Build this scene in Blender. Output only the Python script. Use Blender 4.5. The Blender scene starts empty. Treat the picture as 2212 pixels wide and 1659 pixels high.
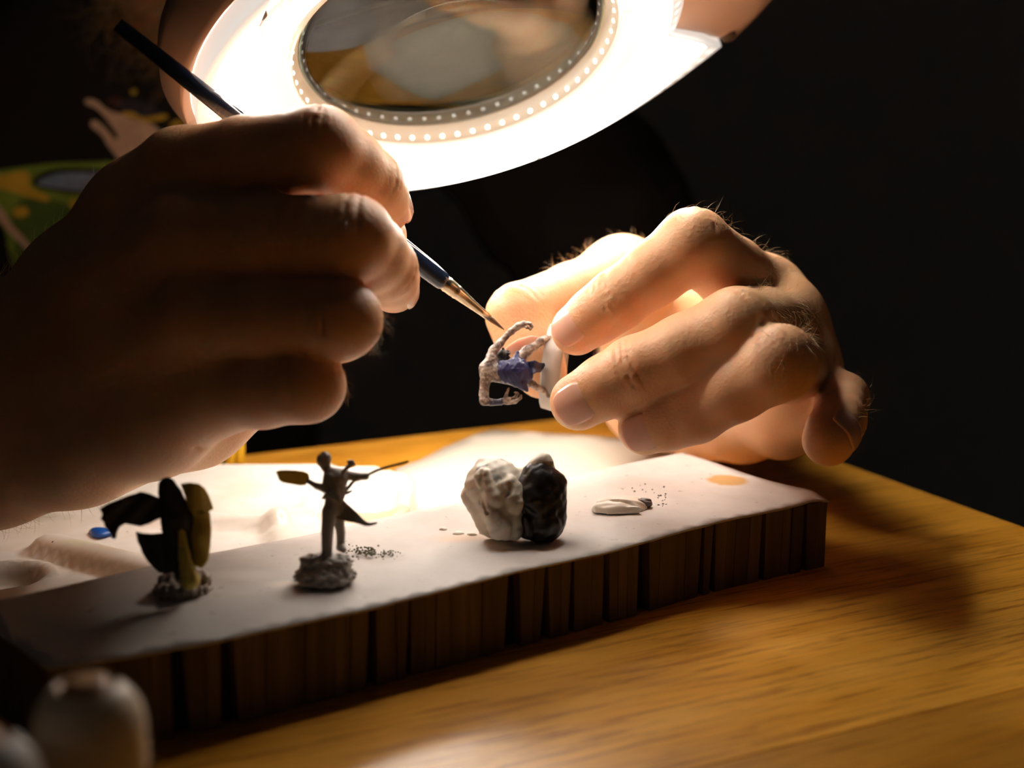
import bpy, bmesh, math, random
import numpy as np
from mathutils import Vector, Matrix
from mathutils.geometry import delaunay_2d_cdt
from mathutils.bvhtree import BVHTree

random.seed(7)
rng = np.random.default_rng(11)
SC = bpy.context.scene
COL = SC.collection
GS = 0.76                  # layout units to real millimetres
TABLE_Z = 985.0            # table top above the floor, layout units
CAM_H = 180.0              # camera above the table top, mm
PITCH = math.radians(11.7)
FPX = 2212 * 50 / 36.0
CP, SP = math.cos(PITCH), math.sin(PITCH)
RIGHT = np.array([1.0, 0, 0]); FWD = np.array([0, CP, -SP]); UP = np.array([0, SP, CP])
CAMP = np.array([0, 0, CAM_H])

def P(px, py, d):
    """photo pixel at a given depth (mm) -> place in the room (mm, table top is z=0)"""
    return CAMP + FWD * d + RIGHT * ((px - 1106) / FPX * d) + UP * ((829.5 - py) / FPX * d)

def PZ(px, py, z):
    """photo pixel on the horizontal plane at height z"""
    r = FWD + RIGHT * ((px - 1106) / FPX) + UP * ((829.5 - py) / FPX)
    return CAMP + r * ((z - CAM_H) / r[2])

def CV(r, u, t):
    """direction: right, up, towards the viewer"""
    v = RIGHT * r + UP * u - FWD * t
    return v / np.linalg.norm(v)

def W(v):
    v = np.asarray(v, float)
    return (v + np.array([0, 0, TABLE_Z])) * 0.001 * GS

# ------------------------------------------------------------------ camera, world, exposure
cam_d = bpy.data.cameras.new('camera'); cam = bpy.data.objects.new('camera', cam_d); COL.objects.link(cam)
cam.location = W(CAMP)
cam.rotation_euler = (math.pi / 2 - PITCH, 0, 0)
cam_d.lens = 50; cam_d.sensor_width = 36; cam_d.clip_start = 0.02; cam_d.clip_end = 30
cam_d.dof.use_dof = True; cam_d.dof.focus_distance = 0.393; cam_d.dof.aperture_fstop = 8.5
cam_d.dof.aperture_blades = 9
SC.camera = cam
world = bpy.data.worlds.new('dark_room_air'); SC.world = world; world.use_nodes = True
bg = world.node_tree.nodes['Background']; bg.inputs[0].default_value = (1.0, 0.93, 0.86, 1); bg.inputs[1].default_value = 0.0085
SC.view_settings.view_transform = 'Standard'; SC.view_settings.look = 'None'
SC.view_settings.exposure = 0.0; SC.view_settings.gamma = 1.0; SC.view_settings.use_curve_mapping = False
LAMP_E = 45.0

# ------------------------------------------------------------------ object helpers
def tag(o, label=None, cat=None, group=None, kind=None):
    if label: o['label'] = label
    if cat: o['category'] = cat
    if group: o['group'] = group
    if kind: o['kind'] = kind
    return o

XF = None                  # set while hands and what they hold are built
HKR, HKL = 1.28, 1.40
def hx(v, k=None): return CAMP + (np.asarray(v, float) - CAMP) * (k or HKL)
def hxr(v): return hx(v, HKR)

def empty(name, loc):
    if XF: loc = XF(loc)
    o = bpy.data.objects.new(name, None); COL.objects.link(o)
    o.location = W(loc); o.empty_display_size = 0.02
    return o

def world_loc(o):
    p = np.array(o.location)
    while o.parent: o = o.parent; p = p + np.array(o.location)
    return p

def mk(name, verts, faces, mat, parent=None, smooth=True, origin=None, attr=None):
    """one mesh object from points in mm"""
    verts = np.asarray(verts, float)
    v = W(XF(verts) if XF else verts)
    if XF and origin is not None: origin = XF(origin)
    base = world_loc(parent) if parent is not None else np.zeros(3)
    if origin is not None:
        oo = W(origin)
    else:
        oo = base if parent is not None else np.array([*(v[:, :2].mean(0)), v[:, 2].min()])
    me = bpy.data.meshes.new(name)
    if isinstance(faces, np.ndarray):
        n = len(faces); k = faces.shape[1]
        me.vertices.add(len(v)); me.vertices.foreach_set('co', (v - oo).astype(np.float32).ravel())
        me.loops.add(n * k); me.loops.foreach_set('vertex_index', faces.astype(np.int32).ravel())
        me.polygons.add(n); me.polygons.foreach_set('loop_start', np.arange(0, n * k, k, dtype=np.int32))
        me.update(calc_edges=True)
    else:
        me.from_pydata((v - oo).tolist(), [], [tuple(int(i) for i in f) for f in faces])
    me.validate()
    if smooth: me.polygons.foreach_set('use_smooth', [True] * len(me.polygons))
    if attr is not None:
        for an, av in attr.items():
            if len(av) == len(me.vertices):
                a = me.attributes.new(an, 'FLOAT', 'POINT'); a.data.foreach_set('value', np.asarray(av, np.float32))
    if mat: me.materials.append(mat)
    me.update()
    o = bpy.data.objects.new(name, me); COL.objects.link(o)
    if parent is not None: o.parent = parent
    o.location = oo - base
    return o

class MB:
    """collects shapes into one mesh"""
    def __init__(s): s.v = []; s.f = []
    def add(s, v, f):
        o = len(s.v); s.v.extend([tuple(p) for p in v]); s.f.extend([tuple(i + o for i in q) for q in f]); return s
    def build(s, name, mat, parent=None, smooth=True, origin=None):
        return mk(name, np.array(s.v), s.f, mat, parent, smooth, origin)

def frame(d, hint=(0, 0, 1)):
    d = np.asarray(d, float); d = d / np.linalg.norm(d)
    h = np.asarray(hint, float)
    if abs(np.dot(h, d)) > .97: h = np.array([1.0, 0.2, 0])
    x = np.cross(h, d); x /= np.linalg.norm(x)
    return x, np.cross(d, x), d

def tube(pts, rad, n=12, cap=True):
    pts = np.asarray(pts, float); rad = np.broadcast_to(np.asarray(rad, float), (len(pts),))
    v = []; f = []
    x = None
    for i, p in enumerate(pts):
        d = pts[min(i + 1, len(pts) - 1)] - pts[max(i - 1, 0)]; d /= np.linalg.norm(d) + 1e-9
        if x is None: x, y, _ = frame(d)
        else:
            x = x - d * np.dot(x, d); x /= np.linalg.norm(x) + 1e-9
        y = np.cross(d, x)
        for k in range(n):
            a = 2 * math.pi * k / n
            v.append(p + rad[i] * (x * math.cos(a) + y * math.sin(a)))
    m = len(pts)
    for i in range(m - 1):
        for k in range(n):
            f.append((i * n + k, i * n + (k + 1) % n, (i + 1) * n + (k + 1) % n, (i + 1) * n + k))
    if cap:
        f.append(tuple(range(n - 1, -1, -1))); f.append(tuple((m - 1) * n + k for k in range(n)))
    return v, f

def lathe(c, axis, prof, n=48, hint=(0, 0, 1), a0=0.0, a1=None):
    """prof: list of (radius, height along axis), closed top/bottom when radius 0"""
    x, y, d = frame(axis, hint); c = np.asarray(c, float)
    v = []; f = []; m = len(prof)
    for (r, h) in prof:
        for k in range(n):
            a = 2 * math.pi * k / n
            v.append(c + d * h + max(r, 1e-3) * (x * math.cos(a) + y * math.sin(a)))
    for i in range(m - 1):
        for k in range(n):
            f.append((i * n + k, i * n + (k + 1) % n, (i + 1) * n + (k + 1) % n, (i + 1) * n + k))
    return v, f

def box8(c8):
    return c8, [(0, 3, 2, 1), (4, 5, 6, 7), (0, 1, 5, 4), (1, 2, 6, 5), (2, 3, 7, 6), (3, 0, 4, 7)]

def dens(poly, step, closed=True):
    out = []
    n = len(poly)
    for i in range(n if closed else n - 1):
        a = np.array(poly[i], float); b = np.array(poly[(i + 1) % n], float)
        k = max(1, int(np.linalg.norm(b - a) / step))
        for j in range(k): out.append(a + (b - a) * j / k)
    if not closed: out.append(np.array(poly[-1], float))
    return out

def smooth_poly(poly, it=2):
    p = [np.array(q, float) for q in poly]
    for _ in range(it):
        q = []
        for i in range(len(p)):
            a, b = p[i], p[(i + 1) % len(p)]
            q += [a * .75 + b * .25, a * .25 + b * .75]
        p = q
    return p

def tri_poly(poly, step):
    """triangulated inside of a 2D outline with inner points; returns pts2, tris, boundary count"""
    b = dens(poly, step)
    bb = np.array(b); lo = bb.min(0); hi = bb.max(0)
    pts = [Vector(q) for q in b]
    nb = len(b)
    ed = [(i, (i + 1) % nb) for i in range(nb)]
    x = bb[:, 0]; y = bb[:, 1]
    gx = np.arange(lo[0] + step * .5, hi[0], step); gy = np.arange(lo[1] + step * .5, hi[1], step)
    for j, yy in enumerate(gy):
        for xx in gx:
            q = np.array([xx + (step * .5 if j % 2 else 0), yy])
            if np.min(np.hypot(x - q[0], y - q[1])) < step * .55: continue
            x2 = np.roll(x, -1); y2 = np.roll(y, -1)
            c = ((y > q[1]) != (y2 > q[1])) & (q[0] < (x2 - x) * (q[1] - y) / (y2 - y + 1e-12) + x)
            if c.sum() % 2: pts.append(Vector(q))
    r = delaunay_2d_cdt(pts, ed, [], 1, 1e-6)
    return np.array([[p.x, p.y] for p in r[0]]), [tuple(t) for t in r[2]]

def sheet_mesh(poly, step, front, back):
    """thick sheet: front(x,y) and back(x,y) give points of both faces"""
    p2, tris = tri_poly(poly, step)
    n = len(p2)
    v = [front(*q) for q in p2] + [back(*q) for q in p2]
    cnt = {}
    for t in tris:
        for i in range(3):
            e = (t[i], t[(i + 1) % 3]); cnt[e] = 1
    f = [t for t in tris] + [(t[2] + n, t[1] + n, t[0] + n) for t in tris]
    for (a, b) in cnt:
        if (b, a) not in cnt: f.append((b, a, a + n, b + n))
    return v, f

# ------------------------------------------------------------------ volumes: rounded limbs blended together and skinned
def smin(a, b, k):
    if k <= 0: return np.minimum(a, b)
    h = np.clip(.5 + .5 * (b - a) / k, 0, 1)
    return b + (a - b) * h - k * h * (1 - h)

class Vol:
    def __init__(s, lo, hi, h):
        s.h = h; s.lo = np.asarray(lo, float)
        n = np.ceil((np.asarray(hi, float) - s.lo) / h).astype(int) + 1
        s.ax = [(s.lo[i] + h * np.arange(n[i])).astype(np.float32) for i in range(3)]
        s.n = n
    def new(s): return np.full(tuple(s.n), 50.0, np.float32)
    def reg(s, lo, hi):
        a = np.maximum(0, np.floor((lo - s.lo) / s.h).astype(int)); b = np.minimum(s.n, np.ceil((hi - s.lo) / s.h).astype(int) + 1)
        if np.any(b <= a): return None
        sl = tuple(slice(a[i], b[i]) for i in range(3))
        X = s.ax[0][sl[0]][:, None, None]; Y = s.ax[1][sl[1]][None, :, None]; Z = s.ax[2][sl[2]][None, None, :]
        return sl, X, Y, Z
    def cone(s, f, a, b, ra, rb, k=2.0, sq=None):
        """sq=(dir, factor): squash across dir"""
        a = np.asarray(a, float); b = np.asarray(b, float); m = max(ra, rb) * (1 if sq is None else max(1, 1 / min(sq[1], 1))) + k + 3 * s.h + 1
        R = s.reg(np.minimum(a, b) - m, np.maximum(a, b) + m)
        if R is None: return
        sl, X, Y, Z = R
        ba = b - a; L2 = float(ba @ ba) + 1e-9
        px, py, pz = X - a[0], Y - a[1], Z - a[2]
        t = np.clip((px * ba[0] + py * ba[1] + pz * ba[2]) / L2, 0, 1)
        dx, dy, dz = px - t * ba[0], py - t * ba[1], pz - t * ba[2]
        q = dx * dx + dy * dy + dz * dz
        if sq is not None:
            n = sq[0] / np.linalg.norm(sq[0]); c = dx * n[0] + dy * n[1] + dz * n[2]
            q = q + c * c * (1 / sq[1] ** 2 - 1)
        d = np.sqrt(q) - (ra + t * (rb - ra))
        if sq is not None: d = d * min(1, sq[1] * 1.1)
        f[sl] = smin(f[sl], d.astype(np.float32), k)
    def ball(s, f, c, r, k=2.0, sq=None): s.cone(f, c, np.asarray(c, float) + [0, 0, .01], r, r, k, sq)
    def chain(s, f, pts, rad, k=2.0):
        for i in range(len(pts) - 1): s.cone(f, pts[i], pts[i + 1], rad[i], rad[i + 1], k)
    def carve(s, f, pts, r, k=1.0):
        """groove along a path"""
        for i in range(len(pts) - 1):
            a = np.asarray(pts[i], float); b = np.asarray(pts[i + 1], float); m = r + k + 3 * s.h
            R = s.reg(np.minimum(a, b) - m, np.maximum(a, b) + m)
            if R is None: continue
            sl, X, Y, Z = R
            ba = b - a; L2 = float(ba @ ba) + 1e-9
            t = np.clip(((X - a[0]) * ba[0] + (Y - a[1]) * ba[1] + (Z - a[2]) * ba[2]) / L2, 0, 1)
            d = np.sqrt((X - a[0] - t * ba[0]) ** 2 + (Y - a[1] - t * ba[1]) ** 2 + (Z - a[2] - t * ba[2]) ** 2) - r
            f[sl] = -smin(-f[sl], d.astype(np.float32), k)
    def bump(s, f, c, r, amp):
        c = np.asarray(c, float); R = s.reg(c - 2.5 * r, c + 2.5 * r)
        if R is None: return
        sl, X, Y, Z = R
        f[sl] -= (amp * np.exp(-((X - c[0]) ** 2 + (Y - c[1]) ** 2 + (Z - c[2]) ** 2) / (r * r))).astype(np.float32)
    def waves(s, f, amp, L, seed=0, n=7):
        """low lumpy unevenness"""
        g = np.random.default_rng(seed)
        out = np.zeros_like(f)
        for _ in range(n):
            kx, ky, kz = g.normal(size=3) * 2 * math.pi / L; ph = g.uniform(0, 6.28)
            out += np.sin(s.ax[0][:, None, None] * kx + s.ax[1][None, :, None] * ky + s.ax[2][None, None, :] * kz + ph).astype(np.float32)
        f += out * (amp / math.sqrt(n))
    def mesh(s, f, relax=1):
        inside = f < 0
        c = inside[:-1, :-1, :-1].astype(np.int8)
        tot = np.zeros(tuple(np.array(f.shape) - 1), np.int8)
        for i in (0, 1):
            for j in (0, 1):
                for k in (0, 1):
                    tot += inside[i:f.shape[0] - 1 + i, j:f.shape[1] - 1 + j, k:f.shape[2] - 1 + k]
        act = (tot > 0) & (tot < 8)
        ii, jj, kk = np.nonzero(act)
        idx = np.full(act.shape, -1, np.int32); idx[ii, jj, kk] = np.arange(len(ii))
        acc = np.zeros((len(ii), 3)); cnt = np.zeros(len(ii))
        corners = [(a, b, c2) for a in (0, 1) for b in (0, 1) for c2 in (0, 1)]
        val = {q: f[ii + q[0], jj + q[1], kk + q[2]] for q in corners}
        for q in corners:
            for ax in range(3):
                if q[ax] == 0:
                    r = list(q); r[ax] = 1; r = tuple(r)
                    a, b = val[q], val[r]; m = (a < 0) != (b < 0)
                    t = np.where(m, a / (a - b + 1e-12 * (a == b)), 0)
                    for d in range(3):
                        acc[:, d] += np.where(m, q[d] + (t if d == ax else 0), 0)
                    cnt += m
        v = np.stack([ii, jj, kk], 1) + acc / np.maximum(cnt, 1)[:, None]
        faces = []
        for ax in range(3):
            u, w = [(1, 2), (2, 0), (0, 1)][ax]
            sa = [slice(None)] * 3; sb = [slice(None)] * 3; sa[ax] = slice(0, -1); sb[ax] = slice(1, None)
            A = inside[tuple(sa)]; B = inside[tuple(sb)]
            for flip, M in ((0, A & ~B), (1, ~A & B)):
                e = np.stack(np.nonzero(M), 1)
                ok = (e[:, u] > 0) & (e[:, w] > 0) & (e[:, u] < f.shape[u] - 1) & (e[:, w] < f.shape[w] - 1)
                e = e[ok]
                def at(du, dw):
                    q = e.copy(); q[:, u] -= du; q[:, w] -= dw
                    return idx[q[:, 0], q[:, 1], q[:, 2]]
                fa = np.stack([at(1, 1), at(0, 1), at(0, 0), at(1, 0)], 1)
                faces.append(fa[:, ::-1] if flip else fa)
        F = np.concatenate(faces)
        for _ in range(relax):
            s_ = np.zeros_like(v); n_ = np.zeros(len(v))
            for i in range(4):
                a = F[:, i]; b = F[:, (i + 1) % 4]
                for d in range(3):
                    s_[:, d] += np.bincount(a, v[b, d], len(v)) + np.bincount(b, v[a, d], len(v))
                n_ += np.bincount(a, minlength=len(v)) + np.bincount(b, minlength=len(v))
            v = v * .4 + .6 * s_ / np.maximum(n_, 1)[:, None]
        return v * s.h + s.lo, F

def vnormals(v, F):
    n = np.cross(v[F[:, 2]] - v[F[:, 0]], v[F[:, 3]] - v[F[:, 1]])
    out = np.zeros_like(v)
    for i in range(4):
        for d in range(3): out[:, d] += np.bincount(F[:, i], n[:, d], len(v))
    return out / (np.linalg.norm(out, axis=1, keepdims=True) + 1e-12)

def vol_around(pts, m, h):
    p = np.array(pts); return Vol(p.min(0) - m, p.max(0) + m, h)

# ------------------------------------------------------------------ materials
def mat(name, col, rough=.5, **kw):
    m = bpy.data.materials.new(name); m.use_nodes = True
    b = m.node_tree.nodes['Principled BSDF']
    b.inputs['Base Color'].default_value = (*col, 1); b.inputs['Roughness'].default_value = rough
    for k, v in kw.items(): b.inputs[k.replace('_', ' ')].default_value = v
    return m

def N(m, t, **kw):
    n = m.node_tree.nodes.new(t)
    for k, v in kw.items(): setattr(n, k, v)
    return n

def L(m, a, b): m.node_tree.links.new(a, b)

def bsdf(m): return m.node_tree.nodes['Principled BSDF']

def noise(m, scale, detail=4, rough=.55, stretch=None, coord='Object', dist=0.0):
    tc = N(m, 'ShaderNodeTexCoord'); mp = N(m, 'ShaderNodeMapping'); n = N(m, 'ShaderNodeTexNoise')
    if stretch: mp.inputs['Scale'].default_value = stretch
    L(m, tc.outputs[coord], mp.inputs['Vector']); L(m, mp.outputs[0], n.inputs['Vector'])
    n.inputs['Scale'].default_value = scale; n.inputs['Detail'].default_value = detail
    n.inputs['Roughness'].default_value = rough; n.inputs['Distortion'].default_value = dist
    return n

def ramp(m, fac, stops):
    r = N(m, 'ShaderNodeValToRGB')
    e = r.color_ramp.elements
    e[0].position, e[0].color = stops[0][0], (*stops[0][1], 1)
    e[1].position, e[1].color = stops[-1][0], (*stops[-1][1], 1)
    for p, c in stops[1:-1]:
        q = e.new(p); q.color = (*c, 1)
    L(m, fac, r.inputs[0]); return r

def mixc(m, fac, a, b, mode='MIX'):
    x = N(m, 'ShaderNodeMix', data_type='RGBA', blend_type=mode)
    for s_, i in ((fac, 0), (a, 6), (b, 7)):
        if isinstance(s_, (int, float)): x.inputs[i].default_value = s_
        elif isinstance(s_, tuple): x.inputs[i].default_value = (*s_, 1)
        else: L(m, s_, x.inputs[i])
    return x.outputs[2]

def bump(m, h, strength=.3, dist=.001, prev=None):
    b = N(m, 'ShaderNodeBump'); b.inputs['Strength'].default_value = strength; b.inputs['Distance'].default_value = dist
    L(m, h, b.inputs['Height'])
    if prev is not None: L(m, prev, b.inputs['Normal'])
    return b.outputs[0]

M = {}
# skin
m = M['skin'] = mat('skin', (.66, .40, .27), .46)
b = bsdf(m)
n1 = noise(m, 90, 3); n2 = noise(m, 900, 5, .65); n3 = noise(m, 28, 2)
c1 = ramp(m, n1.outputs[0], [(.3, (.70, .385, .185)), (.7, (.78, .48, .26))])
c2 = mixc(m, n3.outputs[0], c1.outputs[0], (.74, .39, .21))
L(m, c2, b.inputs['Base Color'])
b.inputs['Subsurface Weight'].default_value = .55
b.inputs['Subsurface Radius'].default_value = (1.0, .32, .16)
b.inputs['Subsurface Scale'].default_value = .0017
b.inputs['Specular IOR Level'].default_value = .42
vo = N(m, 'ShaderNodeTexVoronoi'); vo.inputs['Scale'].default_value = 1100
tc = N(m, 'ShaderNodeTexCoord'); L(m, tc.outputs['Object'], vo.inputs['Vector'])
bb_ = bump(m, vo.outputs['Distance'], .16, .0004)
bb_ = bump(m, n2.outputs[0], .3, .0006, bb_)
L(m, bb_, b.inputs['Normal'])
m = M['nail'] = mat('nail', (.82, .44, .33), .2); b = bsdf(m)
b.inputs['Subsurface Weight'].default_value = .35; b.inputs['Subsurface Radius'].default_value = (1, .4, .25); b.inputs['Subsurface Scale'].default_value = .003
M['hair'] = mat('body_hair', (.48, .30, .13), .35)
M['beard'] = mat('beard_hair', (.42, .27, .14), .4)
M['eye'] = mat('eye', (.8, .78, .74), .1)
# cloth
m = M['black_cloth'] = mat('black_cloth', (.009, .009, .01), .95); b = bsdf(m)
nz = noise(m, 600, 2); L(m, bump(m, nz.outputs[0], .4, .0006), b.inputs['Normal'])
M['denim'] = mat('dark_denim', (.02, .025, .045), .9)
for nm, c in (('print_green', (.24, .44, .06)), ('print_dark_green', (.09, .20, .035)), ('print_blue', (.26, .40, .72)),
              ('print_yellow', (.80, .60, .06)), ('print_pale', (.85, .66, .54)), ('print_black', (.01, .01, .012)), ('print_maroon', (.10, .035, .03)), ('print_navy', (.04, .04, .07))):
    m = M[nm] = mat(nm, c, .85)
    nz = noise(m, 130, 4)
    r_ = ramp(m, nz.outputs[0], [(.3, tuple(x * .7 for x in c)), (.7, c)]); L(m, r_.outputs[0], bsdf(m).inputs['Base Color'])
# wood
m = M['wood'] = mat('honey_oak', (.5, .24, .06), .33); b = bsdf(m)
oi = N(m, 'ShaderNodeObjectInfo'); tc = N(m, 'ShaderNodeTexCoord')
cmb = N(m, 'ShaderNodeCombineXYZ'); mul = N(m, 'ShaderNodeMath', operation='MULTIPLY'); mul.inputs[1].default_value = 7.3
L(m, oi.outputs['Random'], mul.inputs[0])
for i in range(3): L(m, mul.outputs[0], cmb.inputs[i])
add = N(m, 'ShaderNodeVectorMath', operation='ADD'); L(m, tc.outputs['Object'], add.inputs[0]); L(m, cmb.outputs[0], add.inputs[1])
def wn(scale, st, det, ro=.6, di=0.0):
    mp = N(m, 'ShaderNodeMapping'); mp.inputs['Scale'].default_value = st; L(m, add.outputs[0], mp.inputs[0])
    n = N(m, 'ShaderNodeTexNoise'); n.inputs['Scale'].default_value = scale; n.inputs['Detail'].default_value = det
    n.inputs['Roughness'].default_value = ro; n.inputs['Distortion'].default_value = di; L(m, mp.outputs[0], n.inputs[0]); return n.outputs[0]
g1 = wn(30, (.16, 1, 1), 5, .6, 1.2); g2 = wn(420, (.07, 1, 1), 4, .7); g3 = wn(1100, (.045, 1, 1), 2, .5); g4 = wn(22, (.5, 1, 1), 4, .6)
cA = ramp(m, g1, [(.28, (.66, .29, .026)), (.5, (.80, .385, .042)), (.72, (.90, .47, .07))]).outputs[0]
pores = ramp(m, g2, [(.34, (.55, .46, .38)), (.48, (1, 1, 1))]).outputs[0]
cB = mixc(m, 1.0, cA, pores, 'MULTIPLY')
p2 = ramp(m, g3, [(.30, (.7, .62, .55)), (.45, (1, 1, 1))]).outputs[0]
cB = mixc(m, .8, cB, p2, 'MULTIPLY')
tone = ramp(m, oi.outputs['Random'], [(0, (.80, .76, .70)), (.5, (.95, .95, .95)), (1, (1.08, 1.05, 1.0))]).outputs[0]
cB = mixc(m, 1.0, cB, tone, 'MULTIPLY')
mot = ramp(m, g4, [(.3, (.74, .72, .68)), (.7, (1.1, 1.08, 1.06))]).outputs[0]
cB = mixc(m, 1.0, cB, mot, 'MULTIPLY')
L(m, cB, b.inputs['Base Color'])
b.inputs['Specular IOR Level'].default_value = .38
rr = ramp(m, g1, [(.3, (.30, .30, .30)), (.7, (.42, .42, .42))]); L(m, rr.outputs[0], b.inputs['Roughness'])
L(m, bump(m, g2, .25, .0005), b.inputs['Normal'])
# slats, core
m = M['slat'] = mat('brown_board', (.20, .13, .085), .8); b = bsdf(m)
oi = N(m, 'ShaderNodeObjectInfo')
nz = noise(m, 300, 3, .5, (1, 1, .05))
r1 = ramp(m, nz.outputs[0], [(.3, (.11, .075, .05)), (.7, (.20, .14, .095))])
r2 = ramp(m, oi.outputs['Random'], [(0, (.75, .7, .7)), (1, (1.1, 1.05, 1.0))])
L(m, mixc(m, 1.0, r1.outputs[0], r2.outputs[0], 'MULTIPLY'), b.inputs['Base Color'])
M['core'] = mat('dark_core', (.012, .010, .009), .9)
# paper on the block: grey-white with faint stains
m = M['paper'] = mat('work_paper', (.62, .57, .53), .75); b = bsdf(m)
nz = noise(m, 22, 5, .6); nf = noise(m, 260, 4, .6)
r1 = ramp(m, nz.outputs[0], [(.3, (.50, .455, .42)), (.5, (.60, .555, .515)), (.72, (.68, .64, .60))])
sp = ramp(m, nf.outputs[0], [(.26, (.5, .46, .42)), (.34, (1, 1, 1))])
cur = mixc(m, 1.0, r1.outputs[0], sp.outputs[0], 'MULTIPLY')
geo = N(m, 'ShaderNodeNewGeometry')
def stain(cur, wpt, rx, ry, col, amt, soft=.35, ang=0.0, m=m, geo=geo, nf=nf):
    sub = N(m, 'ShaderNodeVectorMath', operation='SUBTRACT'); L(m, geo.outputs['Position'], sub.inputs[0]); sub.inputs[1].default_value = tuple(W(wpt))
    mp = N(m, 'ShaderNodeMapping'); mp.inputs['Rotation'].default_value = (0, 0, ang); mp.inputs['Scale'].default_value = (1000 / rx / GS, 1000 / ry / GS, 30)
    L(m, sub.outputs[0], mp.inputs[0])
    ln = N(m, 'ShaderNodeVectorMath', operation='LENGTH'); L(m, mp.outputs[0], ln.inputs[0])
    ad = N(m, 'ShaderNodeMath', operation='MULTIPLY_ADD'); L(m, nf.outputs[0], ad.inputs[0]); ad.inputs[1].default_value = .5; L(m, ln.outputs['Value'], ad.inputs[2])
    hf = N(m, 'ShaderNodeMath', operation='MULTIPLY'); L(m, ad.outputs[0], hf.inputs[0]); hf.inputs[1].default_value = .5
    rp = ramp(m, hf.outputs[0], [((1.25 - soft) / 2, (amt, amt, amt)), (.625, (0, 0, 0))])
    return mixc(m, rp.outputs[0], cur, col)
cur = stain(cur, PZ(1572, 1030, 28), 9, 9.5, (.52, .27, .055), .9, .25)
cur = stain(cur, PZ(1000, 1158, 28), 15, 7, (.66, .47, .33), .7, .7)
cur = stain(cur, PZ(620, 1256, 28), 8, 5, (.80, .70, .60), .7, .6)
cur = stain(cur, PZ(520, 1235, 28), 12, 7, (.78, .72, .66), .5, .7)
cur = stain(cur, PZ(830, 1200, 28), 9, 6, (.54, .50, .45), .5, .3)
L(m, cur, b.inputs['Base Color']); L(m, bump(m, nf.outputs[0], .25, .0005), b.inputs['Normal'])
m = M['cream_paper'] = mat('cream_sheet', (.74, .66, .54), .7)
m = M['palette'] = mat('white_plastic', (.80, .77, .72), .28); b = bsdf(m)
nz = noise(m, 35, 5, .6); nf = noise(m, 420, 2, .5)
r1 = ramp(m, nz.outputs[0], [(.35, (.70, .66, .57)), (.6, (.82, .79, .75))])
sp = ramp(m, nf.outputs[0], [(.22, (.3, .28, .25)), (.27, (1, 1, 1))])
cur = mixc(m, 1.0, r1.outputs[0], sp.outputs[0], 'MULTIPLY')
geo = N(m, 'ShaderNodeNewGeometry')
kw = dict(m=m, geo=geo, nf=nf)
cur = stain(cur, PZ(790, 1112, 9), 24, 12, (.72, .52, .24), .75, .5, .2, **kw)
cur = stain(cur, PZ(300, 1195, 11), 26, 9, (.62, .50, .33), .6, .6, -.3, **kw)  # beige shading along the first ridge, put into the colour
cur = stain(cur, PZ(60, 1112, 9), 22, 9, (.44, .45, .36), .6, .6, .4, **kw)
cur = stain(cur, PZ(10, 1250, 6), 16, 14, (.40, .36, .30), .8, .35, **kw)
cur = stain(cur, PZ(190, 1195, 9), 12, 5, (.62, .66, .40), .5, .6, **kw)
L(m, cur, b.inputs['Base Color'])
M['blue_paint'] = mat('blue_paint', (.01, .09, .42), .3)
M['teal_paint'] = mat('teal_paint', (.02, .13, .2), .35)
M['dark_paint'] = mat('dark_paint', (.03, .025, .02), .4)
M['red_paint'] = mat('pink_paint', (.55, .2, .15), .4)
M['grey_wash'] = mat('grey_wash', (.33, .29, .23), .35)
M['ochre_wash'] = mat('ochre_wash', (.70, .54, .28), .35)
# lamp
M['lamp_plastic'] = mat('lamp_housing', (.60, .42, .33), .45)
M['screw'] = mat('screw_hole', (.06, .04, .03), .5)
m = M['clear_rim'] = mat('clear_rim', (.75, .78, .72), .15)
m = M['glass'] = mat('lens_glass', (.74, .93, .80), .0); bsdf(m).inputs['Transmission Weight'].default_value = 1.0; bsdf(m).inputs['IOR'].default_value = 1.52
m = M['diffuser'] = mat('lit_diffuser', (.8, .78, .74), .3)
at = N(m, 'ShaderNodeAttribute', attribute_name='glow')
bsdf(m).inputs['Emission Color'].default_value = (1.0, .92, .83, 1); L(m, at.outputs['Fac'], bsdf(m).inputs['Emission Strength'])
m = M['led'] = mat('led', (.9, .9, .85), .2); bsdf(m).inputs['Emission Color'].default_value = (1, .93, .84, 1); bsdf(m).inputs['Emission Strength'].default_value = 3.5
M['glowing_clip'] = mat('glowing_clip', (.85, .82, .78), .3, Emission_Color=(1, .94, .88, 1), Emission_Strength=.8)  # tabs give no light themselves; their brightness is added as a glow
M['dark_metal'] = mat('dark_metal', (.03, .03, .03), .4, Metallic=.8)
# brush
m = M['brush_handle'] = mat('brush_lacquer', (.012, .02, .045), .12); bsdf(m).inputs['Coat Weight'].default_value = .6
M['brush_band'] = mat('brush_band', (.03, .05, .16), .25)
M['ferrule'] = mat('ferrule', (.62, .50, .36), .26, Metallic=1.0)
M['bristle'] = mat('bristle', (.20, .105, .05), .5)
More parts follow.
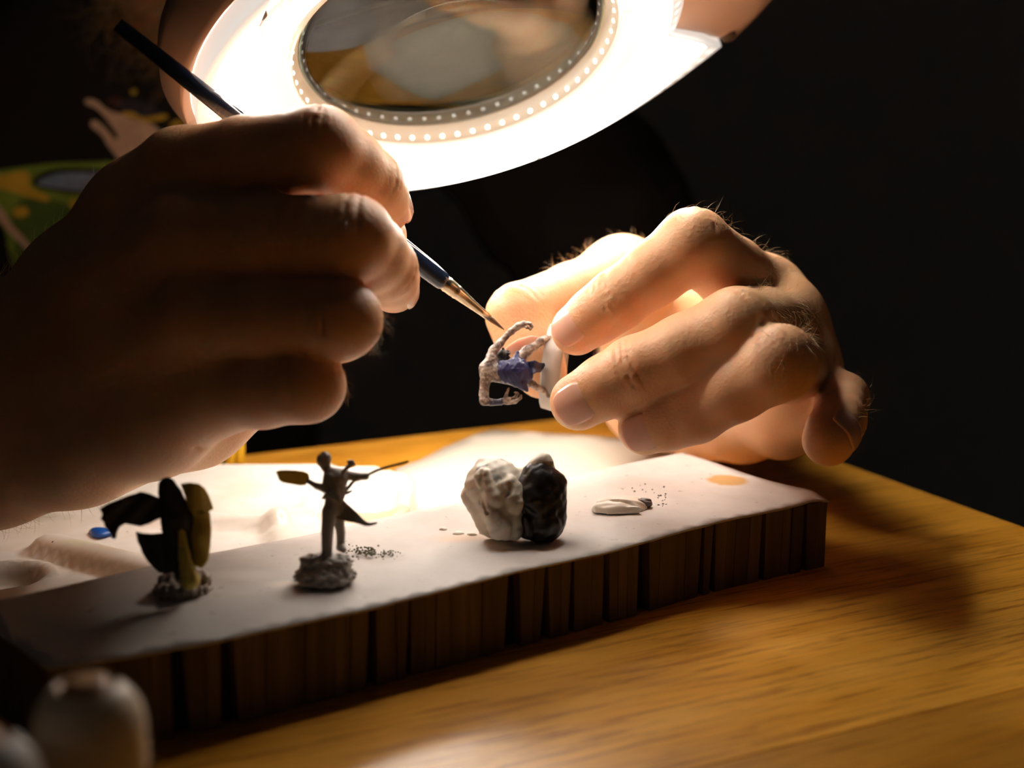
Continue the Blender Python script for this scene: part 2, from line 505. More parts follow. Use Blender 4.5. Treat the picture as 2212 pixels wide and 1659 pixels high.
# putty and figures
m = M['white_putty'] = mat('white_putty', (.70, .64, .52), .5); b = bsdf(m)
nz = noise(m, 45, 4, .6); ns = noise(m, 260, 3, .5); nb_ = noise(m, 70, 2)
r1 = ramp(m, nz.outputs[0], [(.30, (.36, .31, .24)), (.42, (.64, .56, .44)), (.62, (.70, .66, .58)), (.75, (.60, .66, .62))])
r2 = ramp(m, ns.outputs[0], [(.30, (.08, .24, .34)), (.37, (1, 1, 1))])
L(m, mixc(m, nb_.outputs[0], r1.outputs[0], mixc(m, 1.0, r1.outputs[0], r2.outputs[0], 'MULTIPLY')), b.inputs['Base Color'])
L(m, bump(m, nz.outputs[0], .4, .002), b.inputs['Normal']); b.inputs['Subsurface Weight'].default_value = .15; b.inputs['Subsurface Scale'].default_value = .002
m = M['black_putty'] = mat('black_putty', (.012, .011, .011), .38); b = bsdf(m)
nz = noise(m, 120, 4, .6)
r1 = ramp(m, nz.outputs[0], [(.60, (.012, .011, .011)), (.72, (.12, .10, .085))]); L(m, r1.outputs[0], b.inputs['Base Color'])
L(m, bump(m, nz.outputs[0], .4, .002), b.inputs['Normal'])
M['disc_putty'] = mat('cream_putty', (.80, .74, .64), .45)
M['grey_putty'] = mat('grey_putty', (.13, .115, .11), .5)
m = M['grey_plastic'] = mat('grey_plastic', (.36, .315, .27), .5)
M['pot_yellow'] = mat('pot_yellow', (.72, .50, .03), .45)
M['pot_green'] = mat('pot_green', (.05, .09, .03), .5)
M['dark_primer'] = mat('dark_primer', (.045, .04, .036), .6)
M['yellow_cloth'] = mat('yellow_paint', (.66, .50, .08), .5, Subsurface_Weight=.18, Subsurface_Radius=(1, .9, .2), Subsurface_Scale=.0012)
M['tan_figure'] = mat('tan_wash', (.34, .27, .22), .5)
m = M['bone_figure'] = mat('mottled_flesh', (.42, .34, .29), .5); b = bsdf(m)
nz = noise(m, 420, 4, .6)
r1 = ramp(m, nz.outputs[0], [(.38, (.10, .065, .055)), (.5, (.30, .23, .19)), (.62, (.55, .49, .43))]); L(m, r1.outputs[0], b.inputs['Base Color'])
m = M['blue_kilt'] = mat('blue_cloth_paint', (.022, .024, .10), .45)
M['navy_bracer'] = mat('navy_bracer', (.05, .05, .10), .45)
M['base_grey'] = mat('base_grey', (.50, .45, .40), .55)
m = M['flock'] = mat('flock', (.16, .15, .09), .9)
# bottle
m = M['bottle_cap'] = mat('cream_cap', (.78, .64, .46), .42)
M['cap_paint'] = mat('ochre_cap_paint', (.50, .27, .11), .45)
M['bottle_body'] = mat('smoked_bottle', (.05, .045, .04), .3)
M['wall'] = mat('dark_wall', (.74, .68, .64), .9)
M['floor'] = mat('dark_floor', (.04, .028, .02), .7)
# ================================================================== the room
def slab(name, lo, hi, m, kind='structure'):
    (x0, y0, z0), (x1, y1, z1) = lo, hi
    v, f = box8([(x0, y0, z0), (x1, y0, z0), (x1, y1, z0), (x0, y1, z0), (x0, y0, z1), (x1, y0, z1), (x1, y1, z1), (x0, y1, z1)])
    return tag(mk(name, v, f, m, None, False), kind=kind)
slab('floor', (-2600, -1600, -1005), (2600, 2700, -985), M['floor'])
slab('wall_back', (-2600, 2700, -1005), (2600, 2760, 1900), M['wall'])
slab('wall_left', (-2660, -1600, -1005), (-2600, 2760, 1900), M['wall'])
slab('wall_right', (2600, -1600, -1005), (2660, 2760, 1900), M['wall'])

# ================================================================== table: oak boards glued side by side
TC = np.array([98.0, 808.0, 0]); U1 = np.array([-.896, -.443, 0]); U2 = np.array([.443, -.896, 0])
table = empty('table', TC + U1 * 700 + U2 * 480 - [0, 0, 985])
tag(table, 'honey coloured oak work table with a visible wood grain', 'table')
def plank_mesh(l, w, t):
    bm = bmesh.new(); bmesh.ops.create_cube(bm, size=1)
    for v in bm.verts: v.co = Vector((v.co.x * l, v.co.y * w, v.co.z * t))
    bmesh.ops.bevel(bm, geom=bm.edges[:], offset=.00025, segments=1, affect='EDGES')
    me = bpy.data.meshes.new('plank'); bm.to_mesh(me); bm.free(); me.materials.append(M['wood']); return me
pm = plank_mesh(1.4 * GS, .0959 * GS, .028 * GS)
for i in range(10):
    o = bpy.data.objects.new('plank', pm); COL.objects.link(o); o.parent = table
    c = TC + U1 * 700 + U2 * (48 + 96 * i) + [0, 0, -14]
    o.location = W(c) - np.array(table.location)
    o.rotation_euler = (0, 0, math.atan2(U1[1], U1[0]))
legp = [(70, 70), (1330, 70), (70, 890), (1330, 890)]
for (a_, b_) in legp:
    c = TC + U1 * a_ + U2 * b_
    v, f = tube([c + [0, 0, -985], c + [0, 0, -28]], [22, 32], 16); mk('leg', v, f, M['wood'], table)
v = []
for (a_, b_) in ((50, 50), (1350, 50), (1350, 910), (50, 910)):
    v.append(TC + U1 * a_ + U2 * b_)
v, f = box8([p + [0, 0, -70] for p in v] + [p + [0, 0, -28.2] for p in v]); mk('apron', v, f, M['wood'], table, False)

# ================================================================== block of upright slats with a paper on top
front_px = [(100, 1437), (285, 1412), (427, 1391), (504, 1376), (651, 1340), (801, 1307), (900, 1281), (1050, 1247), (1200, 1212), (1320, 1184), (1450, 1151), (1560, 1124), (1680, 1099), (1789, 1078)]
BF = np.array([PZ(x, y, 27) for x, y in front_px]); BF[:, 2] = 0
back_px = [(-80, 1312), (200, 1253), (463, 1197), (700, 1149), (996, 1087), (1230, 1032), (1475, 976)]
BB = np.array([PZ(x, y, 27) for x, y in back_px]); BB[:, 2] = 0
def arc(path):
    d = np.r_[0, np.cumsum(np.linalg.norm(np.diff(path, axis=0), axis=1))]
    return d
def along(path, s):
    d = arc(path); s = np.clip(s, 0, d[-1])
    return np.array([np.interp(s, d, path[:, k]) for k in range(3)])
def inset(poly, d):
    p = np.array(poly); c = p.mean(0); n = len(p); out = []
    for i in range(n):
        a, b_, c_ = p[i - 1], p[i], p[(i + 1) % n]
        t = (c_ - a); nn = np.array([-t[1], t[0]]); nn /= np.linalg.norm(nn) + 1e-9
        if nn @ (c - b_) < 0: nn = -nn
        out.append(b_ + nn * d)
    return out
outline = [tuple(p[:2]) for p in BF] + [tuple(p[:2]) for p in BB[::-1]]
block = empty('slatted_block', np.r_[np.mean(np.array(outline), 0), 0])
tag(block, 'low dark block faced with narrow upright brown slats, lying across the oak table', 'block')
core = inset(outline, 4.2)
v, f = sheet_mesh(core, 14, lambda x, y: (x, y, 25.6), lambda x, y: (x, y, 0.05)); mk('core', v, f, M['core'], block, False)
gaps_px = [380, 490, 806, 885, 1110, 1182, 1238, 1311, 1390, 1520, 1545, 1650, 1740]
fd = arc(BF)
def px_to_s(px):
    return float(np.interp(px, [q[0] for q in front_px], fd))
gap_s = [px_to_s(g) for g in gaps_px]
gap_w = [3.2, 3.6, 2.6, .8, 4.2, 1.0, .9, 1.8, 4.6, 1.2, .7, 1.6, 1.2]
def slat(s0, s1, lean0, lean1, path, side, h=26.3):
    a, b_ = along(path, s0), along(path, s1)
    t = (b_ - a); t /= np.linalg.norm(t) + 1e-9; nn = np.array([-t[1], t[0], 0]) * side
    out = rng.uniform(-.35, .25)
    a0, b0 = a - nn * out, b_ - nn * out
    ai, bi = a + nn * 4, b_ + nn * 4
    lo = [a0 + t * lean0, b0 + t * lean1, bi + t * lean1, ai + t * lean0]
    hi = [a0, b0, bi, ai]
    v, f = box8([p + [0, 0, .1] for p in lo] + [p + [0, 0, h] for p in hi])
    mk('slat', v, f, M['slat'], block, False)
s = 0.0; prev = 0.0
edges = [0] + sorted(gap_s) + [fd[-1]]
for gi in range(len(edges) - 1):
    s0 = edges[gi] + (gap_w[gi - 1] / 2 if gi else 0); s1 = edges[gi + 1] - (gap_w[gi] / 2 if gi < len(gap_w) else 0)
    n = max(1, int(round((s1 - s0) / rng.uniform(4.6, 6.4))))
    cuts = np.sort(np.r_[s0, s1, s0 + (s1 - s0) * (np.arange(1, n) + rng.uniform(-.25, .25, n - 1)) / n]) if n > 1 else np.array([s0, s1])
    lean = rng.uniform(-1.0, .3)
    for i in range(n):
        l1 = lean if i < n - 1 else rng.uniform(-2.2, .2)
        slat(cuts[i] + .12, cuts[i + 1] - .12, lean if i else rng.uniform(-.4, 1.0), l1, BF, 1)
        lean = l1
# right end and left end boards
for (a, b_, sd) in ((BF[-1], BB[-1], 1), (BF[0], BB[0], -1)):
    pth = np.array([a, b_]); Ld = np.linalg.norm(b_ - a); n = 9
    for i in range(n):
        slat(Ld * i / n + .15, Ld * (i + 1) / n - .15, 0, 0, pth, sd)

# the paper: wavy lip along the front, lifted corner at the right
def edge_out(path, d, amp, seed):
    g = np.random.default_rng(seed); Ltot = arc(path)[-1]; out = []
    ph = g.uniform(0, 6, 5)
    for s_ in np.linspace(0, Ltot, 60):
        p = along(path, s_); q = along(path, min(s_ + 1, Ltot)) - along(path, max(s_ - 1, 0)); q /= np.linalg.norm(q)
        w = d + amp * (math.sin(s_ / 9 + ph[0]) * .5 + math.sin(s_ / 3.7 + ph[1]) * .3 + math.sin(s_ / 1.9 + ph[2]) * .2 + math.sin(s_ / 31 + ph[3]))
        out.append((p[0] + q[1] * w, p[1] - q[0] * w))
    return out
pf = edge_out(BF, .9, .45, 3); pb = edge_out(BB, -.6, .3, 4)
pout = pf + pb[::-1]
cr = BF[-1]
def paper_z(x, y):
    q = np.array([x, y])
    dfront = np.min(np.hypot(BF[:, 0] - x, BF[:, 1] - y))
    z = 27.0 + .35 * math.sin(x / 17 + y / 31) + .2 * math.sin(y / 9 - x / 13)
    dr = np.linalg.norm(q - cr[:2]); z += 2.4 * math.exp(-(dr / 17) ** 2) - 2.6 * math.exp(-(dr / 5) ** 2)
    return z
v, f = sheet_mesh(pout, 4.5, lambda x, y: (x, y, paper_z(x, y)), lambda x, y: (x, y, paper_z(x, y) - .75 if paper_z(x, y) < 27.8 else paper_z(x, y) - .75))
o = mk('paper_sheet', v, f, M['paper']); tag(o, 'long grey-white paper strip with an ochre stain, covering the slatted block', 'paper')
PAPER_Z = 27.3

# ================================================================== cream sheet on the table behind the block
cs = []
for s_ in np.linspace(0, arc(BB)[-1], 40):
    p = along(BB, s_)
    if p[0] < -56: continue
    t = along(BB, s_ + 1) - along(BB, max(s_ - 1, 0)); t /= np.linalg.norm(t) + 1e-9
    cs.append((p[0] - t[1] * 1.2, p[1] + t[0] * 1.2))
cs += [tuple(PZ(x, y, .6)[:2]) for x, y in ((1500, 966), (1440, 955), (1380, 950), (1250, 941), (1110, 932), (1068, 929), (1030, 938), (960, 968), (905, 996))]
cs.append((-56.0, PZ(870, 1012, .6)[1]))
v, f = sheet_mesh(cs, 12, lambda x, y: (x, y, .75 + .25 * math.sin(x / 14 + y / 22) ** 2), lambda x, y: (x, y, .15))
tag(mk('cream_paper_sheet', v, f, M['cream_paper']), 'cream paper sheet lying on the oak table behind the slatted block', 'paper')

# ================================================================== white paint palette behind the block
pal_out = []
for s_ in np.linspace(0, 1, 30):
    i = s_ * (arc(BB)[-1]); p = along(BB, i)
    if p[0] > -62: break
    t = along(BB, i + 1) - along(BB, max(i - 1, 0)); t /= np.linalg.norm(t)
    pal_out.append(np.array([p[0] - t[1] * 2.4, p[1] + t[0] * 2.4]))
pal_out += [np.array(q) for q in ((-52, 520), (-42, 560), (-42, 600), (-48, 618), (-62, 628), (-90, 632))]
pal_out += [np.array(q) for q in ((-330, 634), (-352, 622), (-358, 600), (-350, 380), (-300, 330))]
ridge = lambda x, y, a, b_, r: max(0.0, 1 - (np.linalg.norm(np.array([x, y]) - (a + np.clip((np.array([x, y]) - a) @ (b_ - a) / ((b_ - a) @ (b_ - a)), 0, 1) * (b_ - a))) / r) ** 2)
r1a, r1b = PZ(110, 1166, 12)[:2], PZ(360, 1228, 12)[:2]
r2a, r2b = PZ(330, 1105, 12)[:2], PZ(600, 1118, 12)[:2]
r3a, r3b = PZ(602, 1118, 12)[:2], PZ(612, 1180, 12)[:2]
w1 = PZ(8, 1243, 9)[:2]; w2 = PZ(775, 1080, 9)[:2]; w3 = PZ(560, 1050, 9)[:2]
po = np.array(pal_out)
def dist_edge(x, y):
    d = 1e9; q = np.array([x, y])
    for i in range(len(po)):
        a, b_ = po[i], po[(i + 1) % len(po)]; e = b_ - a
        t = np.clip((q - a) @ e / (e @ e + 1e-9), 0, 1); d = min(d, np.linalg.norm(q - a - t * e))
    return d
sstep = lambda a, b_, x: (lambda t: t * t * (3 - 2 * t))(min(1, max(0, (x - a) / (b_ - a))))
hcache = {}
def pal_h(x, y):
    k = (round(x, 3), round(y, 3))
    if k in hcache: return hcache[k]
    z = 8.0
    de = dist_edge(x, y)
    z += 4.2 * (1 - sstep(3, 8, de))
    z += 6.0 * ridge(x, y, r1a, r1b, 8.5) ** .5
    z += 4.5 * ridge(x, y, r2a, r2b, 6.5) ** .5
    z += 4.0 * ridge(x, y, r3a, r3b, 6.0) ** .5
    for c, r, dep in ((w1, 15, 5.5), (w2, 20, 4.0)):
        d = math.hypot(x - c[0], y - c[1])
        z -= dep * (1 - sstep(r - 6, r, d)); z += 1.6 * math.exp(-((d - r - 1.5) / 2.2) ** 2)
    z -= (1.6 if de < 1 else 0)
    hcache[k] = z; return z
v, f = sheet_mesh(pal_out, 3.2, lambda x, y: (x, y, pal_h(x, y)), lambda x, y: (x, y, .1))
pal = empty('paint_palette', np.r_[po.mean(0), 0]); tag(pal, 'white plastic paint palette with round wells and traces of paint, behind the slatted block', 'palette')
mk('tray', v, f, M['palette'], pal)
def blob(name, px, py, z, rx, ry, h, m, par, seed=0, ang=0.0):
    g = np.random.default_rng(seed); c = PZ(px, py, z); V = []; F = []
    n, rings = 20, 4; ph = g.uniform(0, 6, 3)
    V.append(c + [0, 0, h])
    for j in range(1, rings + 1):
        t = j / rings
        for k in range(n):
            a = 2 * math.pi * k / n; q = 1 + .16 * math.sin(2 * a + ph[0]) + .10 * math.sin(3 * a + ph[1]) + .06 * math.sin(5 * a + ph[2])
            x, y = rx * t * q * math.cos(a), ry * t * q * math.sin(a)
            V.append(c + [x * math.cos(ang) - y * math.sin(ang), x * math.sin(ang) + y * math.cos(ang), h * (1 - t ** 2.4) - (.6 if j == rings else 0)])
    for k in range(n): F.append((0, 1 + k, 1 + (k + 1) % n))
    for j in range(rings - 1):
        for k in range(n): F.append((1 + j * n + k, 1 + (j + 1) * n + k, 1 + (j + 1) * n + (k + 1) % n, 1 + j * n + (k + 1) % n))
    F.append(tuple(1 + (rings - 1) * n + k for k in range(n - 1, -1, -1)))
    return mk(name, np.array(V), F, m, par)
tag(blob('paint_blob', 218, 1148, 9.5, 5.5, 5, 1.2, M['blue_paint'], pal, 1, -.3), 'blue paint blob')
tag(blob('paint_blob', 470, 1124, 8.6, 4.5, 1.6, .5, M['teal_paint'], pal, 2), 'teal paint blob')
tag(blob('paint_blob', 117, 1170, 13.0, 1.0, 1.6, .4, M['dark_paint'], pal, 3), 'dark paint fleck')
tag(blob('paint_blob', 194, 1185, 13.2, .7, .7, .3, M['dark_paint'], pal, 4), 'dark paint fleck')
tag(blob('paint_blob', 58, 1252, 3.6, .7, 1.2, .3, M['dark_paint'], pal, 5), 'dark paint fleck')
tag(blob('paint_blob', 16, 1136, 8.2, 4.0, 1.4, .3, M['red_paint'], pal, 6), 'pink paint smear')

# ================================================================== magnifier lamp with lit ring
LS = 1.0
LC = P(986, 112, 566 * LS)
LN = CV(.205, -.905, .36)
LA = CV(.974, .225, 0); LA = LA - LN * (LA @ LN); LA /= np.linalg.norm(LA)
LB = np.cross(LN, LA)
if LB @ UP < 0: LB = -LB
def lam(x, y, z): return LC + (LA * x + LB * y + LN * z) * LS
def lam_angle(px, py):
    r = P(px, py, 1.0) - CAMP; t = ((LC - CAMP) @ LN) / (r @ LN); q = CAMP + r * t - LC
    return math.atan2(q @ LB, q @ LA), math.hypot(q @ LA, q @ LB) / LS
lamp = empty('magnifier_lamp', lam(0, 0, -20)); tag(lamp, 'round magnifying lamp with a glowing white ring and glass lens, tilted above the hands', 'lamp')
K2 = 125.7 / 115.0
ON = CV(.314, -.9, .189); OC = P(1080, 82, 566) + ON * 8.6
OA = CV(.974, .225, 0); OA = OA - ON * (OA @ ON); OA /= np.linalg.norm(OA); OB = np.cross(ON, OA)
if OB @ UP < 0: OB = -OB
def lam2(r, th, z):
    """the housing sits a little askew of the lens: inner ring on the lens plane, outer ring on its own"""
    w = min(1, max(0, (r - 67) / 46)) ** 2.0; c, s_ = r * math.cos(th), r * math.sin(th)
    t1 = th + turn(th); c1, s1 = r * math.cos(t1), r * math.sin(t1)
    return (LC + LA * c1 + LB * s1 + LN * z) * (1 - w) + (OC + (OA * c + OB * s_) * K2 + ON * (z - 4)) * w
def ang2(px, py):
    r = P(px, py, 1.0) - CAMP; t = ((OC - CAMP) @ ON) / (r @ ON); q = CAMP + r * t - OC
    return math.atan2(q @ OB, q @ OA), math.hypot(q @ OA, q @ OB) / K2
th1, ra1 = ang2(575, 15); th2, ra2 = ang2(1575, 115)
wr = lambda a: (a + math.pi) % (2 * math.pi) - math.pi
tu1, tu2 = 1.5 * wr(lam_angle(604, 42)[0] - th1), 1.5 * wr(lam_angle(1530, 98)[0] - th2)
def turn(th):
    span = (th1 - th2) % (2 * math.pi); t = (th - th2) % (2 * math.pi)
    if t < span: return tu2 + (tu1 - tu2) * t / span
    return tu1 + (tu2 - tu1) * (t - span) / (2 * math.pi - span)
th1 -= .0; th2 += .0
RO = 115.5; RI = 67.0
print('lamp notch', th1, ra1, th2, ra2, lam_angle(640, 200), lam_angle(860, 232), lam_angle(1335, 40), lam_angle(880, 415), lam_angle(440, 250), lam_angle(1690, 0))
def ring_mesh(profs, n=160, a0=0, a1=2 * math.pi, close=True):
    """profs(theta) -> list of (r, z, g) around the lens"""
    V = []; F = []; G = []
    m = None
    ths = [a0 + (a1 - a0) * k / n for k in range(n if close else n + 1)]
    for th in ths:
        pr = profs(th); m = len(pr)
        for (r, z, g) in pr: V.append(lam2(r, th, z)); G.append(g)
    K = len(ths)
    for k in range(K if close else K - 1):
        for i in range(m - 1):
            a = k * m + i; b_ = ((k + 1) % K) * m + i
            F.append((a, a + 1, b_ + 1, b_))
    return V, F, G
if th2 < th1: pass
def back_side(th):
    """1 in the sector that keeps the plain housing (top of the photo)"""
    t = (th - th2) % (2 * math.pi); span = (th1 - th2) % (2 * math.pi)
    e = .035
    return sstep(0, e, t) * (1 - sstep(span - e, span, t)) if t < span else 0.0
def dif(th):
    q = back_side(th); ro = RO - 2.5 - 23.5 * q
    out = [(RI - .5, -9, .5), (RI, -1.5, .7)]
    for s_ in np.linspace(0, 1, 15):
        r = RI + 1 + (ro - RI - 1) * s_
        z = 5.5 * (1 - abs(2 * s_ - 1) ** 3.0) + .3
        band = sstep(.16, .30, s_) * (1 - sstep(.60, .74, s_))
        dots = .5 + .5 * math.cos(th * 104)
        edge = math.exp(-((s_ - .86) / .05) ** 2)
        out.append((r, z, .62 + .7 * edge * dots + LAMP_E * band))
    out += [(ro + .3, -1.5, .75), (ro, -9, .6)]
    return out
V, F, G = ring_mesh(dif, 624)
o = mk('diffuser', np.array(V), F, M['diffuser'], lamp, attr={'glow': G}); o['label'] = 'glowing white ring diffuser'
def hous(th):
    q = back_side(th)
    ro = RO + 1.5
    return [(RI - .8, -10, 0), (RO - 27.5, -9.9 + 9.4 * q, 0), (RO - 26, -9.8 + 11.4 * q, 0), (RO - 3.5, -9.8 + 10.2 * q, 0), (ro - .6, -6 + 5.5 * q, 0), (ro, -9, 0), (ro + 4.0, -20, 0), (ro + 2, -30, 0), (ro - 8, -37, 0), (RI + 6, -38, 0), (RI - .8, -34, 0), (RI - .8, -10, 0)]
V, F, G = ring_mesh(hous, 240)
o = mk('housing', np.array(V), F, M['lamp_plastic'], lamp); o['label'] = 'beige plastic lamp housing'
V, F, G = ring_mesh(lambda th: [(62.2, -12, 0), (66.3, -12, 0), (66.3, -.4, 0), (65.4, .2, 0), (64.6, -6.0, 0), (62.2, -6.4, 0), (62.2, -12, 0)], 160)
o = mk('lens_ring', np.array(V), F, M['clear_rim'], lamp); o['label'] = 'pale rim around the lens'
# lens: biconvex glass
V = []; F = []; n = 96; prof = []
R_ = 63.5
for i in range(13):
    r = R_ * i / 12; prof.append((r, -7.0 + 6.5 * (1 - (r / R_) ** 2)))
for i in range(12, -1, -1):
    r = R_ * i / 12; prof.append((r, -8.0 - 6.5 * (1 - (r / R_) ** 2)))
for (r, z) in prof:
    for k in range(n):
        a = 2 * math.pi * k / n; V.append(lam(max(r, .01) * math.cos(a), max(r, .01) * math.sin(a), z))
for i in range(len(prof) - 1):
    for k in range(n): F.append((i * n + k, (i + 1) * n + k, (i + 1) * n + (k + 1) % n, i * n + (k + 1) % n))
o = mk('lens', np.array(V), F, M['glass'], lamp); o['label'] = 'clear magnifying glass lens'
# leds on the inner rim and under the outer lip
def led_at(r, th, z, nrm, rad, me=[None]):
    if me[0] is None:
        bm = bmesh.new(); bmesh.ops.create_uvsphere(bm, u_segments=8, v_segments=5, radius=.001 * GS)
        me[0] = bpy.data.meshes.new('led'); bm.to_mesh(me[0]); bm.free(); me[0].materials.append(M['led'])
    o = bpy.data.objects.new('led', me[0]); COL.objects.link(o); o.parent = lamp
    o.location = W(lam(r * math.cos(th), r * math.sin(th), z)) - np.array(lamp.location); o.scale = (rad, rad, rad)
for k in range(60): led_at(65.4, 2 * math.pi * k / 60, -2.6, None, 1.05)
# screw holes, tabs
for (px, py) in ((625, 30), (1580, 97)):
    th, r = ang2(px, py); c = lam2(r, th, 1.2)
    v, f = lathe(c, LN, [(0, .55), (3.0, .55), (3.4, .2), (3.4, -1.5)], 24); mk('screw', v, f, M['screw'], lamp)
for (px, py, s_) in ((1400, 62, 2.0), (1090, 330, 1.6)):
    th, r = ang2(px, py); r = min(max(r, 69), 110); c = lam2(r, th, 4.0)
    e1 = LA * math.cos(th) + LB * math.sin(th); e2 = np.cross(LN, e1)
    v, f = box8([c - e1 * s_ - e2 * s_ * .7 - LN * 3, c + e1 * s_ - e2 * s_ * .7 - LN * 3, c + e1 * s_ + e2 * s_ * .7 - LN * 3, c - e1 * s_ + e2 * s_ * .7 - LN * 3,
                 c - e1 * s_ - e2 * s_ * .7 + LN * 2.2, c + e1 * s_ - e2 * s_ * .7 + LN * 2.2, c + e1 * s_ + e2 * s_ * .7 + LN * 2.2, c - e1 * s_ + e2 * s_ * .7 + LN * 2.2])
    o = mk('clip', v, f, M['glowing_clip'], lamp, False)
# arm: from the back of the housing up and away, out of the picture, to a clamp on the table edge
pA = lam(60, 118, -22); pB = np.array([520, 420, 470.0]); pC = np.array([560, 300, 30.0])
EDGE = TC + U2 * 560 + U1 * 25
pC = EDGE + [0, 0, 12]
v, f = tube([pA, pA + LB * 25 - LN * 10, pB], [9, 9, 8], 14); mk('arm', v, f, M['lamp_plastic'], lamp)
v, f = tube([pB, pC + [0, 0, 60], pC], [9, 9, 11], 14); mk('arm', v, f, M['lamp_plastic'], lamp)
v, f = box8([EDGE + U1 * a + U2 * b_ + [0, 0, z] for z in (.3, 14) for a, b_ in ((-20, -22), (22, -22), (22, 22), (-20, 22))]); mk('clamp', v, f, M['dark_metal'], lamp, False)
# ================================================================== lumps and small things on the paper
def figure_mesh(name, vol, f, m, par, relax=1):
    v, F = vol.mesh(f, relax); return mk(name, v, F, m, par)

# white and black putty lump
dl = 492.0
lump = empty('putty_lump', PZ(1140, 1160, PAPER_Z)); tag(lump, 'fist-shaped lump of white and black modelling putty standing on the paper strip', 'putty')
vol = Vol(P(1100, 1080, dl) - [27, 27, 27], P(1100, 1080, dl) + [27, 27, 27], .5)
f = vol.new()
Q = lambda x, y, dd=0: P(x, y, dl + dd)
vol.cone(f, Q(1062, 1050), Q(1095, 1120, -2), 9.2, 7.5, 3)
vol.ball(f, Q(1060, 1018, 2), 4.8, 3)
vol.ball(f, Q(1090, 1022, 3), 4.0, 2.5)
vol.cone(f, Q(1022, 1072, 1), Q(1062, 1130, 0), 4.3, 5.0, 1.0)
vol.cone(f, Q(1012, 1066, 2), Q(1032, 1092, 1), 2.7, 3.6, .6)
vol.cone(f, Q(1156, 1016, -1), Q(1170, 998, -1), 3.6, 3.3, 1.0)
vol.cone(f, Q(1180, 1000, 1), Q(1184, 1014, 1), 2.4, 2.6, 1)
vol.cone(f, Q(1110, 1060, 4), Q(1165, 1020, 6), 7, 4, 3)
vol.cone(f, Q(1050, 1090, -9.6), Q(1080, 1140, -8.2), 1.9, 4.2, .3)
vol.cone(f, Q(1084, 1146, -6.5), Q(1110, 1148, -5.5), 3.4, 3.0, .5)
vol.cone(f, Q(1044, 1030, -7.5), Q(1066, 1078, -8.6), 3.0, 3.4, .6)
vol.cone(f, Q(1092, 1050, -8), Q(1112, 1090, -8), 3.0, 3.2, .6)
vol.cone(f, Q(1100, 1040, -6), Q(1122, 1060, -6), 2.6, 2.2, 1.5)
vol.carve(f, [Q(1040, 1012, -9), Q(1038, 1050, -10), Q(1040, 1085, -10), Q(1056, 1110, -10)], .8, .9)
vol.carve(f, [Q(1098, 1068, -10), Q(1106, 1052, -10.5), Q(1100, 1046, -11)], 1.0, .8)
vol.carve(f, [Q(1118, 1030, -8), Q(1100, 1026, -9)], .5, .8)
vol.ball(f, Q(1066, 1048, -11.3), .01, 0); vol.carve(f, [Q(1067, 1047, -11.0), Q(1069, 1050, -11)], .55, .6)
vol.waves(f, .28, 7, 2)
zf = vol.ax[2][None, None, :]; f[:] = np.maximum(f, PAPER_Z - .1 - zf)
figure_mesh('white_putty', vol, f, M['white_putty'], lump)
f2 = vol.new()
vol.cone(f2, Q(1160, 1030, -2), Q(1150, 1075, -3), 5.2, 7.0, 2)
vol.cone(f2, Q(1193, 1046, 0), Q(1192, 1124, 0), 5.2, 5.0, 3)
vol.cone(f2, Q(1168, 1050, -2), Q(1170, 1130, -2), 6.2, 6.4, 3)
vol.cone(f2, Q(1140, 1092, -6), Q(1152, 1078, -8), 2.8, 2.4, 1.2)
vol.cone(f2, Q(1140, 1145, -2), Q(1190, 1146, 0), 3.4, 3.2, 2)
vol.carve(f2, [Q(1128, 1098, -9), Q(1150, 1112, -9.2), Q(1160, 1128, -9)], 1.0, 1)
vol.cone(f2, Q(1136, 1120, -7.5), Q(1142, 1150, -6), 1.6, 2.0, .4)
vol.waves(f2, .22, 6, 5)
f2[:] = np.maximum(f2, PAPER_Z - .1 - zf)
f2[:] = np.maximum(f2, -(f + .4) if False else f2)
figure_mesh('black_putty', vol, f2, M['black_putty'], lump)

# flattened cream putty disc with a grey end
dd = np.linalg.norm(PZ(1340, 1112, PAPER_Z) - CAMP)
disc = empty('putty_disc', PZ(1345, 1100, PAPER_Z)); tag(disc, 'flat cream putty pat with a grey end, right of the putty lump', 'putty')
c0 = PZ(1340, 1098, PAPER_Z)
vol = Vol(c0 - [16, 16, 3], c0 + [16, 16, 9], .35); f = vol.new()
xx = vol.ax[0][:, None, None] - c0[0]; yy = vol.ax[1][None, :, None] - c0[1]; zz = vol.ax[2][None, None, :] - c0[2]
a_ = .35; xr = xx * math.cos(a_) + yy * math.sin(a_); yr = -xx * math.sin(a_) + yy * math.cos(a_)
f[:] = (np.sqrt((xr / 11.2) ** 2 + (yr / 7.6) ** 2 + (np.maximum(zz, 0) / 4.4) ** 2) - 1) * 4.2
vol.cone(f, c0 + [-9, -4, 1.0], c0 + [6, -6.5, 1.2], 1.6, 1.2, 1.2)
vol.carve(f, [c0 + [-9, -1.5, 3.0], c0 + [-1, -3.0, 3.8], c0 + [6, -5.6, 2.6]], .5, .8)
vol.carve(f, [c0 + [-3, 6, 3.4], c0 + [3, 5, 3.8], c0 + [8, 4, 2.6]], .35, .6)
vol.waves(f, .16, 6, 9); f[:] = np.maximum(f, -.05 - zz)
figure_mesh('cream_pat', vol, f, M['disc_putty'], disc)
g = vol.new(); cg = c0 + [8.2, 1.0, 1.6]
vol.cone(g, cg + [-1.5, -.5, 0], cg + [1.6, .3, 0], 2.3, 2.2, 1.2, (np.array([0, 0, 1.0]), .85)); vol.waves(g, .25, 2.2, 3); g[:] = np.maximum(g, -.05 - zz)
figure_mesh('grey_end', vol, g, M['grey_putty'], disc)

